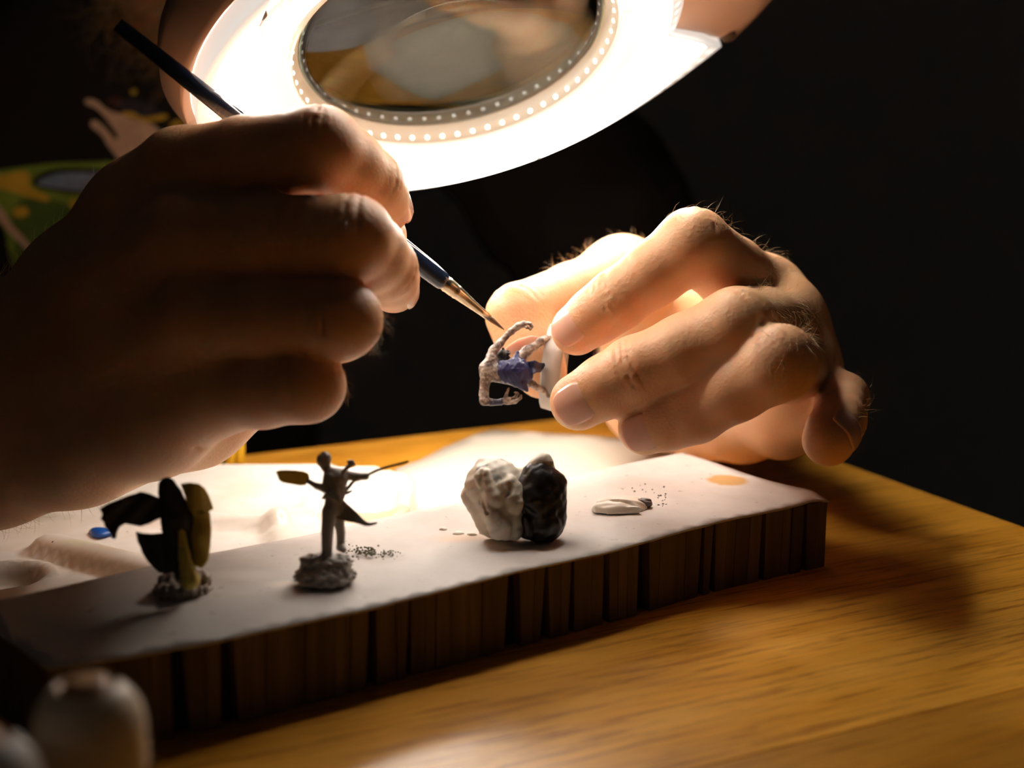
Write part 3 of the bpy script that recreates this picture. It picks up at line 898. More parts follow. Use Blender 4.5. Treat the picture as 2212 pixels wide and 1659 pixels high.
# crumbs
for i, (px, py, rx, ry, w) in enumerate(((957, 1143, 1.5, 1.6, 'leftmost, by itself'), (990, 1152, 2.6, 1.5, 'the widest, in the middle of the row'), (1019, 1155, 1.8, 1.2, 'third in the row'), (1038, 1151, .8, 1.4, 'the smallest, next to the lump'))):
    o = blob('putty_crumb', px, py, PAPER_Z, rx, ry, .7, M['disc_putty'], None, 20 + i, rng.uniform(-.4, .4))
    tag(o, 'cream crumb left of the putty lump, ' + w, 'crumb', 'putty crumbs beside the lump')
# flock crumbs next to the grey figure
mb = MB()
for i in range(130):
    a = rng.normal(0, 1, 2); px, py = 790 + a[0] * 17 + rng.uniform(-4, 4), 1194 + a[1] * 7 + .25 * a[0] * 8
    if i > 100: px, py = 845 + rng.normal() * 10, 1196 + rng.normal() * 6
    c = PZ(px, py, PAPER_Z); r = rng.uniform(.25, .6) if i != 5 else 1.2
    if i == 5: c = PZ(800, 1200, PAPER_Z)
    bm_ = [c + np.array(q) * r * rng.uniform(.6, 1.2) + [0, 0, r * .5] for q in ((1, 0, 0), (0, 1, 0), (-1, 0, 0), (0, -1, 0), (0, 0, .9), (0, 0, -.8))]
    mb.add(bm_, [(0, 1, 4), (1, 2, 4), (2, 3, 4), (3, 0, 4), (1, 0, 5), (2, 1, 5), (3, 2, 5), (0, 3, 5)])
tag(mb.build('flock_crumbs', M['flock'], None, False), 'scattered grey-green flock crumbs beside the grey miniature', 'crumbs', kind='stuff')
mb = MB()
for i in range(26):
    px, py = 1400 + rng.normal() * 26, 1066 + rng.normal() * 16
    if 1290 < px < 1412 and 1064 < py < 1120: px, py = 1420 + rng.uniform(0, 24), 1080 + rng.uniform(-18, 16)
    c = PZ(px, py, PAPER_Z); r = rng.uniform(.2, .5)
    mb.add([c + np.array(q) * r * rng.uniform(.6, 1.3) + [0, 0, r * .4] for q in ((1, 0, 0), (0, 1, 0), (-1, 0, 0), (0, -1, 0), (0, 0, .8), (0, 0, -.8))], [(0, 1, 4), (1, 2, 4), (2, 3, 4), (3, 0, 4), (1, 0, 5), (2, 1, 5), (3, 2, 5), (0, 3, 5)])
tag(mb.build('grey_specks', M['grey_putty'], None, False), 'tiny grey specks on the paper beside the putty pat', 'specks', kind='stuff')

def flat_part(name, poly, depth, thick, m, par, step=None, curve=None, rip=0.0, smooth=True):
    """cloth-like piece: outline in photo pixels, at its own depth, with thickness and a bend"""
    poly = [np.array(q, float) for q in poly]
    if smooth: poly = smooth_poly(poly, 1)
    xs = np.array(poly)[:, 0]; ys = np.array(poly)[:, 1]
    cv = curve or (lambda x, y: 0.0)
    st = step or max(2.0, (xs.max() - xs.min()) / 22)
    v, f = sheet_mesh(poly, st, lambda x, y: P(x, y, depth + cv(x, y) - thick / 2), lambda x, y: P(x, y, depth + cv(x, y) + thick / 2))
    return mk(name, v, f, m, par)

# ================================================================== grey swordsman figure
dg = 452.0
Q = lambda x, y, dd=0: P(x, y, dg + dd)
gr = empty('miniature_figure', PZ(703, 1262, PAPER_Z)); tag(gr, 'unpainted grey miniature swordsman with outstretched arms on a rocky base', 'figurine')
K = dg / FPX
vol = Vol(Q(738, 1110) - [24, 10, 24], Q(738, 1110) + [24, 11, 24], .26)
f = vol.new(); r = lambda q: q * K
vol.cone(f, Q(700, 1000), Q(702, 1008), r(14.5), r(10), .5); vol.cone(f, Q(701, 990), Q(696, 992, -.5), r(15), r(13), .5)
vol.cone(f, Q(706, 1010), Q(714, 1024), r(9), r(11), .8)
vol.cone(f, Q(712, 1026), Q(742, 1024, 1), r(13), r(12), .8)
vol.cone(f, Q(727, 1036), Q(725, 1066), r(25), r(19), 1.2)
vol.cone(f, Q(724, 1066), Q(720, 1100), r(20), r(21), 1.2)
vol.chain(f, [Q(708, 1032, -1.5), Q(704, 1056, -2.5), Q(690, 1050, -3)], [r(11), r(8.5), r(7)], .6)
vol.chain(f, [Q(704, 1058, -2.5), Q(684, 1050, -3), Q(667, 1040, -3)], [r(8), r(6.5), r(5.5)], .5)
vol.chain(f, [Q(746, 1026, 1), Q(770, 1030, 1.5), Q(791, 1029, 2)], [r(11), r(9.5), r(7)], .6)
vol.ball(f, Q(790, 1029, 2), r(8), .4)
vol.chain(f, [Q(716, 1030, -3), Q(726, 1060, -3.4), Q(735, 1085, -3)], [r(6), r(7), r(5)], .6)
vol.chain(f, [Q(742, 1018, -1), Q(750, 1010, -1), Q(758, 1002, -1)], [r(4.5), r(4.5), r(4)], .4)
for q in ((754, 998), (760, 998), (763, 1003), (757, 1005)): vol.ball(f, Q(*q, -1), r(5), .3)
vol.chain(f, [Q(712, 1104, -1), Q(707, 1150, -2), Q(706, 1196, -2)], [r(17), r(13), r(11.5)], .35)
vol.cone(f, Q(706, 1198, -2), Q(694, 1206, -4), r(11), r(8), .6)
vol.chain(f, [Q(730, 1108, 2), Q(736, 1150, 3), Q(736, 1182, 3)], [r(13), r(10), r(9)], .25)
vol.cone(f, Q(737, 1182, 3), Q(742, 1188, .5), r(10), r(7), .6)
for i in range(7): vol.bump(f, Q(743 - (i % 2) * 3, 1118 + i * 10, 1), .8, .22)
for i in range(16):
    x, y = 702 + rng.uniform(-8, 34), 1030 + rng.uniform(0, 80); vol.carve(f, [Q(x, y, -4), Q(x + rng.uniform(-8, 8), y + rng.uniform(10, 22), -4)], .12, .3)
vol.carve(f, [Q(690, 992, -2.8), Q(700, 985, -3), Q(712, 990, -2)], .15, .3); vol.carve(f, [Q(692, 1000, -2.5), Q(702, 996, -3), Q(713, 1000, -2)], .12, .3)
figure_mesh('body', vol, f, M['grey_plastic'], gr)
# base
b0 = PZ(703, 1256, PAPER_Z); vol = Vol(b0 - [12, 12, 1], b0 + [12, 12, 13], .35); f = vol.new(); zz = vol.ax[2][None, None, :] - PAPER_Z
vol.cone(f, b0 + [0, 0, 2.2], b0 + [0, 0, 3.0], 9.4, 8.4, 1, (np.array([0, 0, 1.0]), .33))
vol.cone(f, b0 + [-3, 1, 6.4], b0 + [3.5, 1.5, 6.2], 4.8, 4.6, 1.2, (np.array([0, 0, 1.0]), .42))
vol.cone(f, b0 + [-6.5, 0, 7.2], b0 + [-2, .5, 7.2], 1.4, 2.2, .8)
vol.cone(f, b0 + [0, -3, 4.5], b0 + [5, -1.5, 5.2], 2.6, 2.8, 1)
for i in range(14):
    a = rng.uniform(0, 6.28); vol.bump(f, b0 + [7 * math.cos(a), 7 * math.sin(a), rng.uniform(1, 6)], 1.5, rng.uniform(-.6, .7))
vol.waves(f, .3, 4, 6); f[:] = np.maximum(f, -.05 - zz)
figure_mesh('rock_base', vol, f, M['grey_plastic'], gr)
flat_part('parchment', [(594, 1016), (630, 1015), (664, 1019), (669, 1030), (666, 1042), (656, 1050), (630, 1046), (604, 1041), (600, 1028)], dg - 3, .7, M['yellow_cloth'], gr, curve=lambda x, y: 1.6 * math.sin((x - 594) / 24)).__setitem__('label', 'yellow ragged sheet in the raised hand')
sw = [(789, 1026), (806, 1016), (828, 1008), (850, 1002), (868, 998), (882, 994), (885, 998), (870, 1004), (850, 1008), (828, 1014), (808, 1022), (792, 1031)]
flat_part('sword', sw, dg + 2, 1.0, M['grey_plastic'], gr, 4)
flat_part('coat_tail', [(735, 1072), (750, 1088), (768, 1104), (782, 1118), (795, 1130), (818, 1127), (812, 1133), (792, 1138), (770, 1130), (745, 1126), (724, 1122), (728, 1110), (740, 1100)], dg - 1, 1.5, M['grey_plastic'], gr, 4, curve=lambda x, y: 1.3 * math.sin(x / 9) * .5 + 1.0 * math.sin((y - 1080) / 12)).__setitem__('label', 'flaring coat tail')
flat_part('strap', [(742, 1058), (752, 1048), (760, 1038), (778, 1033), (776, 1037), (764, 1043), (758, 1053), (745, 1066)], dg + 1, .8, M['grey_plastic'], gr, 4)
flat_part('strap', [(742, 1066), (752, 1060), (762, 1057), (760, 1063), (752, 1068), (743, 1072)], dg + 1.5, .7, M['grey_plastic'], gr, 4)
flat_part('strap', [(700, 1064), (696, 1074), (692, 1078), (702, 1079), (708, 1072)], dg - 2, .7, M['grey_plastic'], gr, 4)
flat_part('scabbard', [(706, 1060), (722, 1072), (733, 1082), (730, 1086), (714, 1078), (704, 1068)], dg - 4.6, .9, M['grey_plastic'], gr, 4)

# ================================================================== robed figure with spread cloak, at the left
dw = 437.0
Q = lambda x, y, dd=0: P(x, y, dw + dd); K = dw / FPX
rb = empty('miniature_figure', PZ(395, 1285, PAPER_Z)); tag(rb, 'dark robed miniature with a spread wing-like cloak and yellow cape, left of the grey swordsman', 'figurine')
vol = Vol(Q(395, 1160) - [12, 12, 22], Q(395, 1160) + [12, 12, 22], .28); f = vol.new()
vol.cone(f, Q(361, 1050), Q(366, 1062), r(19), r(17), .8); vol.cone(f, Q(350, 1062, -1), Q(352, 1068, -1), r(8), r(7), .6)
vol.cone(f, Q(371, 1076), Q(384, 1120), r(25), r(33), 2); vol.cone(f, Q(384, 1120), Q(384, 1200), r(34), r(32), 2)
vol.cone(f, Q(384, 1150, -2), Q(398, 1240, -3), r(16), r(22), 2)
for i in range(8): vol.carve(f, [Q(362 + i * 7, 1100, -4.5), Q(366 + i * 8, 1240, -5)], .25, .5)
figure_mesh('body', vol, f, M['dark_primer'], rb)
v_ = Vol(Q(405, 1200) - [9, 9, 14], Q(405, 1200) + [9, 9, 14], .28); f = v_.new()
v_.chain(f, [Q(392, 1150, -4), Q(398, 1200, -4.5), Q(410, 1252, -4.5)], [r(8), r(12), r(22)], 1.5); v_.waves(f, .12, 3, 4)
zz = v_.ax[2][None, None, :] - PAPER_Z; f[:] = np.maximum(f, 1.2 - zz)
figure_mesh('robe_front', v_, f, M['yellow_cloth'], rb)['label'] = 'yellow front of the robe'
wing = [(346, 1076), (336, 1072), (323, 1066), (311, 1063), (301, 1062), (296, 1065), (286, 1068), (278, 1070), (268, 1074), (262, 1076), (254, 1080), (241, 1085), (228, 1091), (215, 1099), (219, 1106), (221, 1112), (217, 1121), (224, 1128), (227, 1140), (233, 1144), (235, 1150), (240, 1154), (239, 1161), (248, 1165), (252, 1160), (252, 1152), (258, 1138), (270, 1131), (287, 1134), (303, 1137), (323, 1131), (336, 1124), (350, 1118)]
flat_part('cloak', wing, dw - 1, 1.6, M['dark_primer'], rb, 6, curve=lambda x, y: -((350 - x) / 40) ** 1.5 * .8 + .5 * math.sin((x + y) / 9), smooth=False)
flat_part('cloak', [(293, 1148), (310, 1152), (330, 1153), (348, 1151), (372, 1160), (376, 1236), (358, 1240), (344, 1237), (328, 1223), (318, 1212), (311, 1201), (306, 1192), (303, 1181), (297, 1170)], dw - 2, 1.5, M['dark_primer'], rb, 6, curve=lambda x, y: .6 * math.sin(x / 7), smooth=False)
flat_part('cape', [(390, 1045), (410, 1042), (430, 1045), (444, 1056), (452, 1072), (458, 1088), (461, 1100), (449, 1106), (438, 1110), (418, 1116), (408, 1098), (400, 1074)], dw + 1, 1.5, M['yellow_cloth'], rb, 5, curve=lambda x, y: -3.0 * math.sin((x - 390) / 24 * 1.4), smooth=False)
flat_part('cape', [(414, 1112), (436, 1104), (454, 1106), (457, 1148), (454, 1185), (450, 1212), (436, 1227), (418, 1222), (408, 1190), (408, 1150)], dw + .5, 1.5, M['yellow_cloth'], rb, 5, curve=lambda x, y: -2.4 * math.sin((x - 408) / 16) + .5 * math.sin(y / 11), smooth=False)
b0 = PZ(394, 1278, PAPER_Z); vol = Vol(b0 - [12, 11, 1], b0 + [12, 11, 9], .35); f = vol.new(); zz = vol.ax[2][None, None, :] - PAPER_Z
vol.cone(f, b0 + [0, 0, 1.4], b0 + [0, 0, 2.0], 8.6, 8.0, 1, (np.array([0, 0, 1.0]), .32))
vol.cone(f, b0 + [3, 1, 3.2], b0 + [6, 2, 3.4], 2.8, 2.6, 1); vol.cone(f, b0 + [-5, 1, 3.4], b0 + [-2, 3, 3.2], 2.4, 2.6, 1)
for i in range(14):
    a = rng.uniform(0, 6.28); vol.bump(f, b0 + [7 * math.cos(a), 7 * math.sin(a), rng.uniform(.5, 4)], 1.5, rng.uniform(-.5, .8))
vol.waves(f, .3, 4, 16); f[:] = np.maximum(f, -.05 - zz)
figure_mesh('rock_base', vol, f, M['tan_figure'], rb)['label'] = 'pale drybrushed rocky base'

# ================================================================== the miniature in the left hand
XF = hx
dm = 389.0
Q = lambda x, y, dd=0: P(x, y, dm + dd); K = dm / FPX
mi = empty('held_miniature', P(1195, 790, 400)); tag(mi, 'half painted ghoul miniature with a blue loincloth, held between the fingers', 'figurine')
vol = Vol(Q(1110, 785) - [13, 9, 13], Q(1110, 785) + [13, 9, 13], .2); f = vol.new()
vol.chain(f, [Q(1058, 770, 1), Q(1066, 757, 1.5), Q(1081, 741, 2), Q(1092, 728, 2), Q(1104, 716, 1.5), Q(1120, 704, 1), Q(1132, 700, .5)], [r(9), r(10), r(8.5), r(6.5), r(7), r(7.5), r(7.5)], .4)
for q in ((1140, 698), (1146, 700), (1149, 705), (1146, 710), (1138, 707), (1134, 699)): vol.ball(f, Q(*q, 0), r(4.4), .15)
vol.chain(f, [Q(1062, 778, 0), Q(1050, 795, -.5), Q(1048, 825, -.5)], [r(13), r(13), r(11)], .8)
vol.chain(f, [Q(1056, 800), Q(1072, 805), Q(1086, 808)], [r(20), r(19), r(20)], 1.0)
for i in range(120):
    t = i / 119; x = 1064 - 24 * math.sin(t * 2.2) + rng.uniform(-2, 8); y = 770 + 55 * t
    vol.bump(f, Q(x, y, rng.uniform(-2.9, -.8)), .26, rng.uniform(-.34, .36))
for i in range(5):
    vol.carve(f, [Q(1050 + i * 7, 792, -2.6), Q(1048 + i * 7, 826, -2.6)], .12, .25)
for i in range(4): vol.carve(f, [Q(1046, 800 + i * 8, -2.6), Q(1080, 803 + i * 8, -2.8)], .10, .25)
vol.chain(f, [Q(1047, 830), Q(1045, 850, -.5), Q(1046, 864, -1)], [r(10.5), r(10), r(11)], .6)
vol.chain(f, [Q(1048, 866, -1), Q(1062, 869, -1), Q(1084, 868, -1)], [r(10.5), r(7), r(6)], .5)
vol.chain(f, [Q(1084, 868, -1), Q(1094, 864, -1), Q(1100, 862, -1)], [r(5.5), r(6.5), r(5)], .3)
vol.chain(f, [Q(1090, 862, -1), Q(1094, 852, -1.4), Q(1099, 839, -1.6)], [r(4), r(3.2), r(2.6)], .25)
vol.chain(f, [Q(1094, 870, -1), Q(1112, 868, -1), Q(1124, 860, -1), Q(1126, 854, -1)], [r(5), r(4.2), r(3.6), r(2.6)], .25)
vol.chain(f, [Q(1098, 864, -.5), Q(1112, 860, 0), Q(1118, 850, 0), Q(1113, 848, 0)], [r(4.6), r(4), r(3.4), r(2.6)], .25)
vol.chain(f, [Q(1126, 772, 2), Q(1138, 758, 2.5), Q(1153, 749, 3), Q(1168, 738, 4), Q(1184, 729, 5)], [r(13), r(11.5), r(8), r(9), r(7)], .5)
vol.chain(f, [Q(1136, 816, 1), Q(1146, 828, 1.5), Q(1163, 838, 2.5), Q(1184, 854, 5)], [r(11), r(9), r(7), r(6)], .5)
for i in range(60): vol.bump(f, Q(1126 + rng.uniform(0, 55), 772 - rng.uniform(0, 40), rng.uniform(-1, 3)), .4, rng.uniform(-.2, .22))
for i in range(40):
    t = i / 39; vol.bump(f, Q(1060 + 70 * t, 768 - 66 * t, rng.uniform(-.5, 1.5)), .3, rng.uniform(-.2, .22))
vol.waves(f, .07, 1.4, 8)
figure_mesh('body', vol, f, M['bone_figure'], mi)
g = vol.new()
vol.cone(g, Q(1090, 803), Q(1118, 802), r(25), r(26), 1.0); vol.cone(g, Q(1112, 790, 1), Q(1118, 762, 1), r(16), r(4), 1.2)
vol.cone(g, Q(1118, 818), Q(1140, 845, -1), r(18), r(3), 1.0); vol.cone(g, Q(1120, 792), Q(1140, 812), r(18), r(12), 1.0)
vol.cone(g, Q(1096, 820), Q(1126, 830, -1), r(10), r(8), .8)
for i in range(9): vol.carve(g, [Q(1088, 785 + i * 5, -3.3), Q(1140, 775 + i * 8.5, -3.2)], .11, .35)
vol.waves(g, .12, 2.2, 12)
for i in range(16): vol.carve(g, [Q(1090 + i * 3, 790 + rng.uniform(-20, 26), -3.6), Q(1104 + i * 3, 786 + rng.uniform(-20, 36), -3.4)], .14, .3)
for i in range(10): vol.bump(g, Q(1110 + rng.uniform(0, 38), 775 + rng.uniform(0, 60), -2.5), .5, rng.uniform(-.25, .3))
figure_mesh('loincloth', vol, g, M['blue_kilt'], mi)['label'] = 'dark blue loincloth'
flat_part('loincloth_flap', [(1136, 782), (1146, 780), (1156, 778), (1166, 784), (1176, 784), (1178, 789), (1174, 796), (1168, 804), (1158, 805), (1150, 810), (1140, 808), (1138, 796)], dm + .5, 1.0, M['navy_bracer'], mi, 3, curve=lambda x, y: .8 * math.sin(x / 5) + .5 * math.sin(y / 5), smooth=False)
h = vol.new(); vol.ball(h, Q(1084, 768, 4), r(13), .5)
for i in range(22):
    a = rng.uniform(-2.2, 1.6); c = Q(1086 + 9 * math.cos(a), 768 - 9 * math.sin(a), 4 + rng.uniform(-1, 1)); e = Q(1086 + 17 * math.cos(a), 768 - 17 * math.sin(a), 4 + rng.uniform(-1.5, 1.5)); vol.cone(h, c, e, r(4), r(1.6), .25)
figure_mesh('head', vol, h, M['dark_primer'], mi)['label'] = 'dark shaggy head turned away'
v, f_ = tube([Q(1059, 868.5, -1), Q(1062, 869, -1), Q(1075, 869, -1), Q(1082, 868, -1), Q(1085, 868, -1)], [r(9), r(8), r(6.6), r(7.2), r(8.4)], 14); mk('bracer', v, f_, M['navy_bracer'], mi)
ax = CV(-1, .12, -.10); cb = P(1196, 792, 403)
v, f_ = lathe(cb, ax, [(0, 2.6), (11.0, 2.6), (12.0, 2.2), (12.9, -2.6), (12.6, -3.0), (11.4, -3.0), (11.0, -1.0), (0, -1.0)], 64); mk('round_base', v, f_, M['base_grey'], mi)['label'] = 'pale grey round base'

XF = None
# ================================================================== paint brush
tip = P(1089, 712, 386.5 * HKL); end = P(372, 146, 488); bd = (end - tip) / np.linalg.norm(end - tip)
br = empty('paint_brush', tip); tag(br, 'thin pointed paint brush with a dark blue handle held in the right hand', 'brush')
BS = 1.33
bp = lambda s_: tip + bd * s_ * BS
v, f_ = tube([bp(0), bp(2), bp(4.5), bp(7)], np.array([.12, .45, .8, .95]) * BS, 14); mk('bristles', v, f_, M['bristle'], br)
v, f_ = tube([bp(5.6), bp(9), bp(14), bp(17.6), bp(18), bp(18.6), bp(19.2), bp(21.0), bp(21.6), bp(22.2), bp(23)], np.array([1.0, 1.15, 1.6, 1.95, 2.15, 2.0, 2.15, 2.2, 2.38, 2.2, 2.3]) * BS, 20); mk('ferrule', v, f_, M['ferrule'], br)
v, f_ = tube([bp(22.6), bp(23), bp(24), bp(28), bp(40), bp(60), bp(100), bp(132)], np.array([2.3, 2.6, 2.75, 2.95, 3.1, 2.9, 2.4, 1.9]) * BS, 20); mk('handle', v, f_, M['brush_handle'], br)

XF = None
# ================================================================== yellow ribbed pot at the far edge of the table
pc = PZ(478, 1003, 0); pc = np.array([-141.0, 655.0, 0.0])
pot = empty('ribbed_pot', pc); tag(pot, 'small yellow ribbed pot behind the palette, mostly hidden by the painting hand', 'pot')
v, f_ = lathe(pc, [0, 0, 1], [(0, .2), (10.4, .2), (11.2, 1.0), (11.6, 26), (12.4, 27), (12.4, 29.5), (10.6, 29.5), (10.2, 4), (0, 4)], 40); mk('pot_body', v, f_, M['pot_green'], pot)
for k in range(12):
    a = 2 * math.pi * k / 12 - .32; e = np.array([math.cos(a), math.sin(a), 0])
    t_ = np.array([-e[1], e[0], 0])
    v, f_ = tube([pc + e * 11.3 + [0, 0, .8], pc + e * 11.7 + t_ * 1.2 + [0, 0, 14], pc + e * 11.9 + [0, 0, 26.6]], [2.2, 2.4, 2.2], 8); mk('rib', v, f_, M['pot_yellow'], pot)
# ================================================================== paint bottles in the foreground
def bottle(cx, cy, dpt, label, capm, bodym, s=1.0):
    top = P(cx, cy, dpt); c = np.array([top[0], top[1], 0.0]); H = top[2]
    root = empty('paint_bottle', c); tag(root, label, 'bottle', 'paint bottles in the foreground')
    up = [0, 0, 1]; zc = H - 19.5 * s
    prof = [(0, .2), (10.6 * s, .2), (11.4 * s, 1.2), (11.5 * s, zc - 6), (10.8 * s, zc - 3.4), (9.0 * s, zc - 2.6), (9.0 * s, zc - .5), (0, zc - .5)]
    v, f_ = lathe(c, up, prof, 40); mk('bottle_body', v, f_, bodym, root)
    prof = [(0, zc), (11.2 * s, zc), (11.5 * s, zc + .8), (11.4 * s, zc + 9 * s), (10.9 * s, zc + 12 * s), (9.8 * s, zc + 14.6 * s), (8.3 * s, zc + 16.6 * s), (6.9 * s, zc + 17.8 * s), (6.2 * s, zc + 18.2 * s)]
    v, f_ = lathe(c, up, prof, 48); o = mk('bottle_cap', v, f_, capm, root); o['label'] = 'cream domed cap'
    prof = [(6.3 * s, zc + 18.4 * s), (5.6 * s, zc + 17.4 * s), (4.6 * s, zc + 17.5 * s), (4.2 * s, zc + 19.2 * s), (2.4 * s, zc + 19.6 * s), (0, zc + 19.5 * s)]
    v, f_ = lathe(c, up, prof, 40); o = mk('cap_nub', v, f_, M['cap_paint'], root); o['label'] = 'ochre paint ring on the cap top'
    return root
bottle(186, 1466, 286, 'small paint bottle with a cream domed cap, nearest the camera at the left', M['bottle_cap'], M['bottle_body'])
bottle(-52, 1585, 262, 'second paint bottle cut off by the lower left corner', M['base_grey'], M['bottle_body'])
# ================================================================== the person: hands, arms, head; shirt and trousers over them
person = empty('person', (-300, 1020, -985))
tag(person, 'bearded person in a black printed t-shirt painting a small figure with a brush', 'person')
def J(x, y, d): return P(x, y, d)
def unit(v): v = np.asarray(v, float); return v / (np.linalg.norm(v) + 1e-12)
def finger(vol, joints, k=2.2, mid=.955):
    """joints: (point, radius) from knuckle to tip; returns field"""
    f = vol.new(); pts = []; rad = []
    for i in range(len(joints) - 1):
        (a, ra), (b, rb_) = joints[i], joints[i + 1]
        last = i == len(joints) - 2
        pts += [a, a + (b - a) * .5]; rad += [ra, (ra + rb_) / 2 * (1.0 if last else mid)]
    pts.append(joints[-1][0]); rad.append(joints[-1][1])
    vol.chain(f, pts, rad, k)
    return f
def crease(vol, f, j, d, dorsal, r, offs=(0,), span=50, rad=.27, kk=.7, out=.2):
    d = unit(d); n = unit(dorsal - d * (dorsal @ d)); s_ = np.cross(d, n)
    for o in offs:
        pts = []
        for a in np.radians(np.linspace(-span, span, 7)):
            wob = .35 * math.sin(3 * a + o * 7)
            pts.append(j + d * (o + wob) + (n * math.cos(a) + s_ * math.sin(a)) * (r + out))
        vol.carve(f, pts, rad, kk)
def nail(tip, d, dorsal, r, w=42, Ln=11.0, over=.62, lift=.5, label=None, tipdrop=.12):
    d = unit(d); n = unit(dorsal - d * (dorsal @ d)); s_ = np.cross(d, n)
    nu, nv = 14, 14; V = []; F = []
    for layer in (0, 1):
        for j in range(nv + 1):
            v_ = j / nv; t = 2 * v_ - 1
            wid = (1 - abs(t) ** 3.2) ** .5 if t < 0 else (1 - abs(t) ** 4.5) ** .5
            ax = tip + d * (over * r - Ln * (1 - v_))
            R = (r + lift) * (1 - tipdrop * v_ ** 2) - layer * .55 - (0.35 * (1 - v_) ** 6)
            for i in range(nu + 1):
                u = 2 * i / nu - 1; a = math.radians(w) * u * max(wid, .02)
                V.append(ax + (n * math.cos(a) + s_ * math.sin(a)) * R)
    S = (nv + 1) * (nu + 1); q = lambda j, i: j * (nu + 1) + i
    for j in range(nv):
        for i in range(nu):
            F.append((q(j, i), q(j, i + 1), q(j + 1, i + 1), q(j + 1, i))); F.append((S + q(j, i), S + q(j + 1, i), S + q(j + 1, i + 1), S + q(j, i + 1)))
    for j in range(nv):
        for i in (0, nu):
            F.append((q(j, i), q(j + 1, i), S + q(j + 1, i), S + q(j, i)))
    for i in range(nu):
        for j in (0, nv): F.append((q(j, i), q(j, i + 1), S + q(j, i + 1), S + q(j, i)))
    o = mk('fingernail', np.array(V), F, M['nail'], person)
    bm = bmesh.new(); bm.from_mesh(o.data); bmesh.ops.remove_doubles(bm, verts=bm.verts[:], dist=1e-6); bmesh.ops.recalc_face_normals(bm, faces=bm.faces[:]); bm.to_mesh(o.data); bm.free()
    return o
def nail_bed(vol, f, tip, d, dorsal, r, w=45, Ln=11.3, over=.62):
    """fold of skin around the nail"""
    d = unit(d); n = unit(dorsal - d * (dorsal @ d)); s_ = np.cross(d, n)
    pts = []
    for t in np.linspace(-1, 1, 13):
        a = math.radians(w) * np.sign(t) * min(1, abs(t) * 1.9) ; back = max(0, abs(t) - .45) / .55
        pts.append(tip + d * (over * r - Ln + back * Ln * .9 - (0.6 if abs(t) < .3 else 0)) + (n * math.cos(a) + s_ * math.sin(a)) * (r + .3))
    vol.carve(f, pts, .2, .9)

VOX = .75
XF = hxr
# ---------------------------------------------------------------- right hand (left in the photo), holding the brush
rI = [(J(395, 374, 382), 11.8), (J(690, 320, 361), 10.7), (J(800, 395, 378), 8.6), (J(832, 447, 390), 7.2)]
rM = [(J(405, 520, 370), 11.6), (J(757, 512, 352), 10.4), (J(832, 578, 373), 8.4), (J(850, 622, 388), 6.9)]
rR = [(J(430, 690, 366), 11.2), (J(738, 690, 350), 9.7), (J(724, 712, 376), 8.4), (J(640, 730, 384), 7.4)]
rP = [(J(475, 845, 370), 10.4), (J(664, 832, 355), 9.2), (J(645, 845, 378), 7.8), (J(560, 850, 388), 6.8)]
rWr, rWu = J(40, 745, 402), J(-15, 1003, 404)
unhx = lambda v, k: CAMP + (np.asarray(v, float) - CAMP) / k
elbR_w = np.array([-420.0, 720, 62]); elbL_w = P(1455, 705, 925)
elbR = unhx(elbR_w, HKR)
handR_pts = [p for c in (rI, rM, rR, rP) for p, _ in c] + [J(-110, 640, 390), J(-110, 1130, 420), J(300, 700, 450)]
vol = vol_around(handR_pts, 18, VOX)
palm = vol.new()
vol.chain(palm, [rI[0][0], J(300, 462, 388), J(165, 612, 396), rWr, J(-40, 790, 405)], [11.2, 12.2, 13.0, 13.5, 15], 9)
vol.chain(palm, [rM[0][0], J(250, 640, 384), J(70, 850, 400)], [11.5, 14, 17], 9)
vol.chain(palm, [rR[0][0], J(260, 780, 384), J(40, 900, 402)], [11, 13.5, 16], 9)
vol.chain(palm, [rP[0][0], J(330, 905, 384), J(170, 955, 396), rWu], [10.4, 13.5, 15.5, 16], 9)
vol.chain(palm, [J(540, 842, 398), J(420, 890, 402), J(250, 940, 408)], [9.8, 14, 15], 6)
vol.chain(palm, [J(170, 660, 420), J(360, 560, 418), J(470, 520, 416)], [17, 15, 12], 8)
wc = (rWr + rWu) / 2
fdir = unit(elbR - wc)
for t in np.linspace(0, 70, 8):
    pass
vol.chain(palm, [rWr, rWr + fdir * 55 + (elbR - wc) * .02], [14.5, 19], 8)
vol.chain(palm, [rWu, rWu + fdir * 55], [16, 20], 8)
vol.cone(palm, wc, wc + fdir * 60, 24, 30, 8)
tot = None
rT = [(J(440, 530, 418), 13.0), (J(640, 425, 412), 10.2), (J(760, 470, 409), 9.4), (J(815, 510, 404), 8.4)]
specs = [(rI, CV(.55, .7, .2), 5), (rM, CV(.8, .2, .45), 5), (rR, CV(.3, 0, .9), 5), (rP, CV(.3, -.1, .9), 5), (rT, CV(0, .2, -1), 7)]
for js, dors, kb in specs:
    ff = smin(finger(vol, js, mid=1.03), palm, kb)
    tot = ff if tot is None else smin(tot, ff, 1.6)
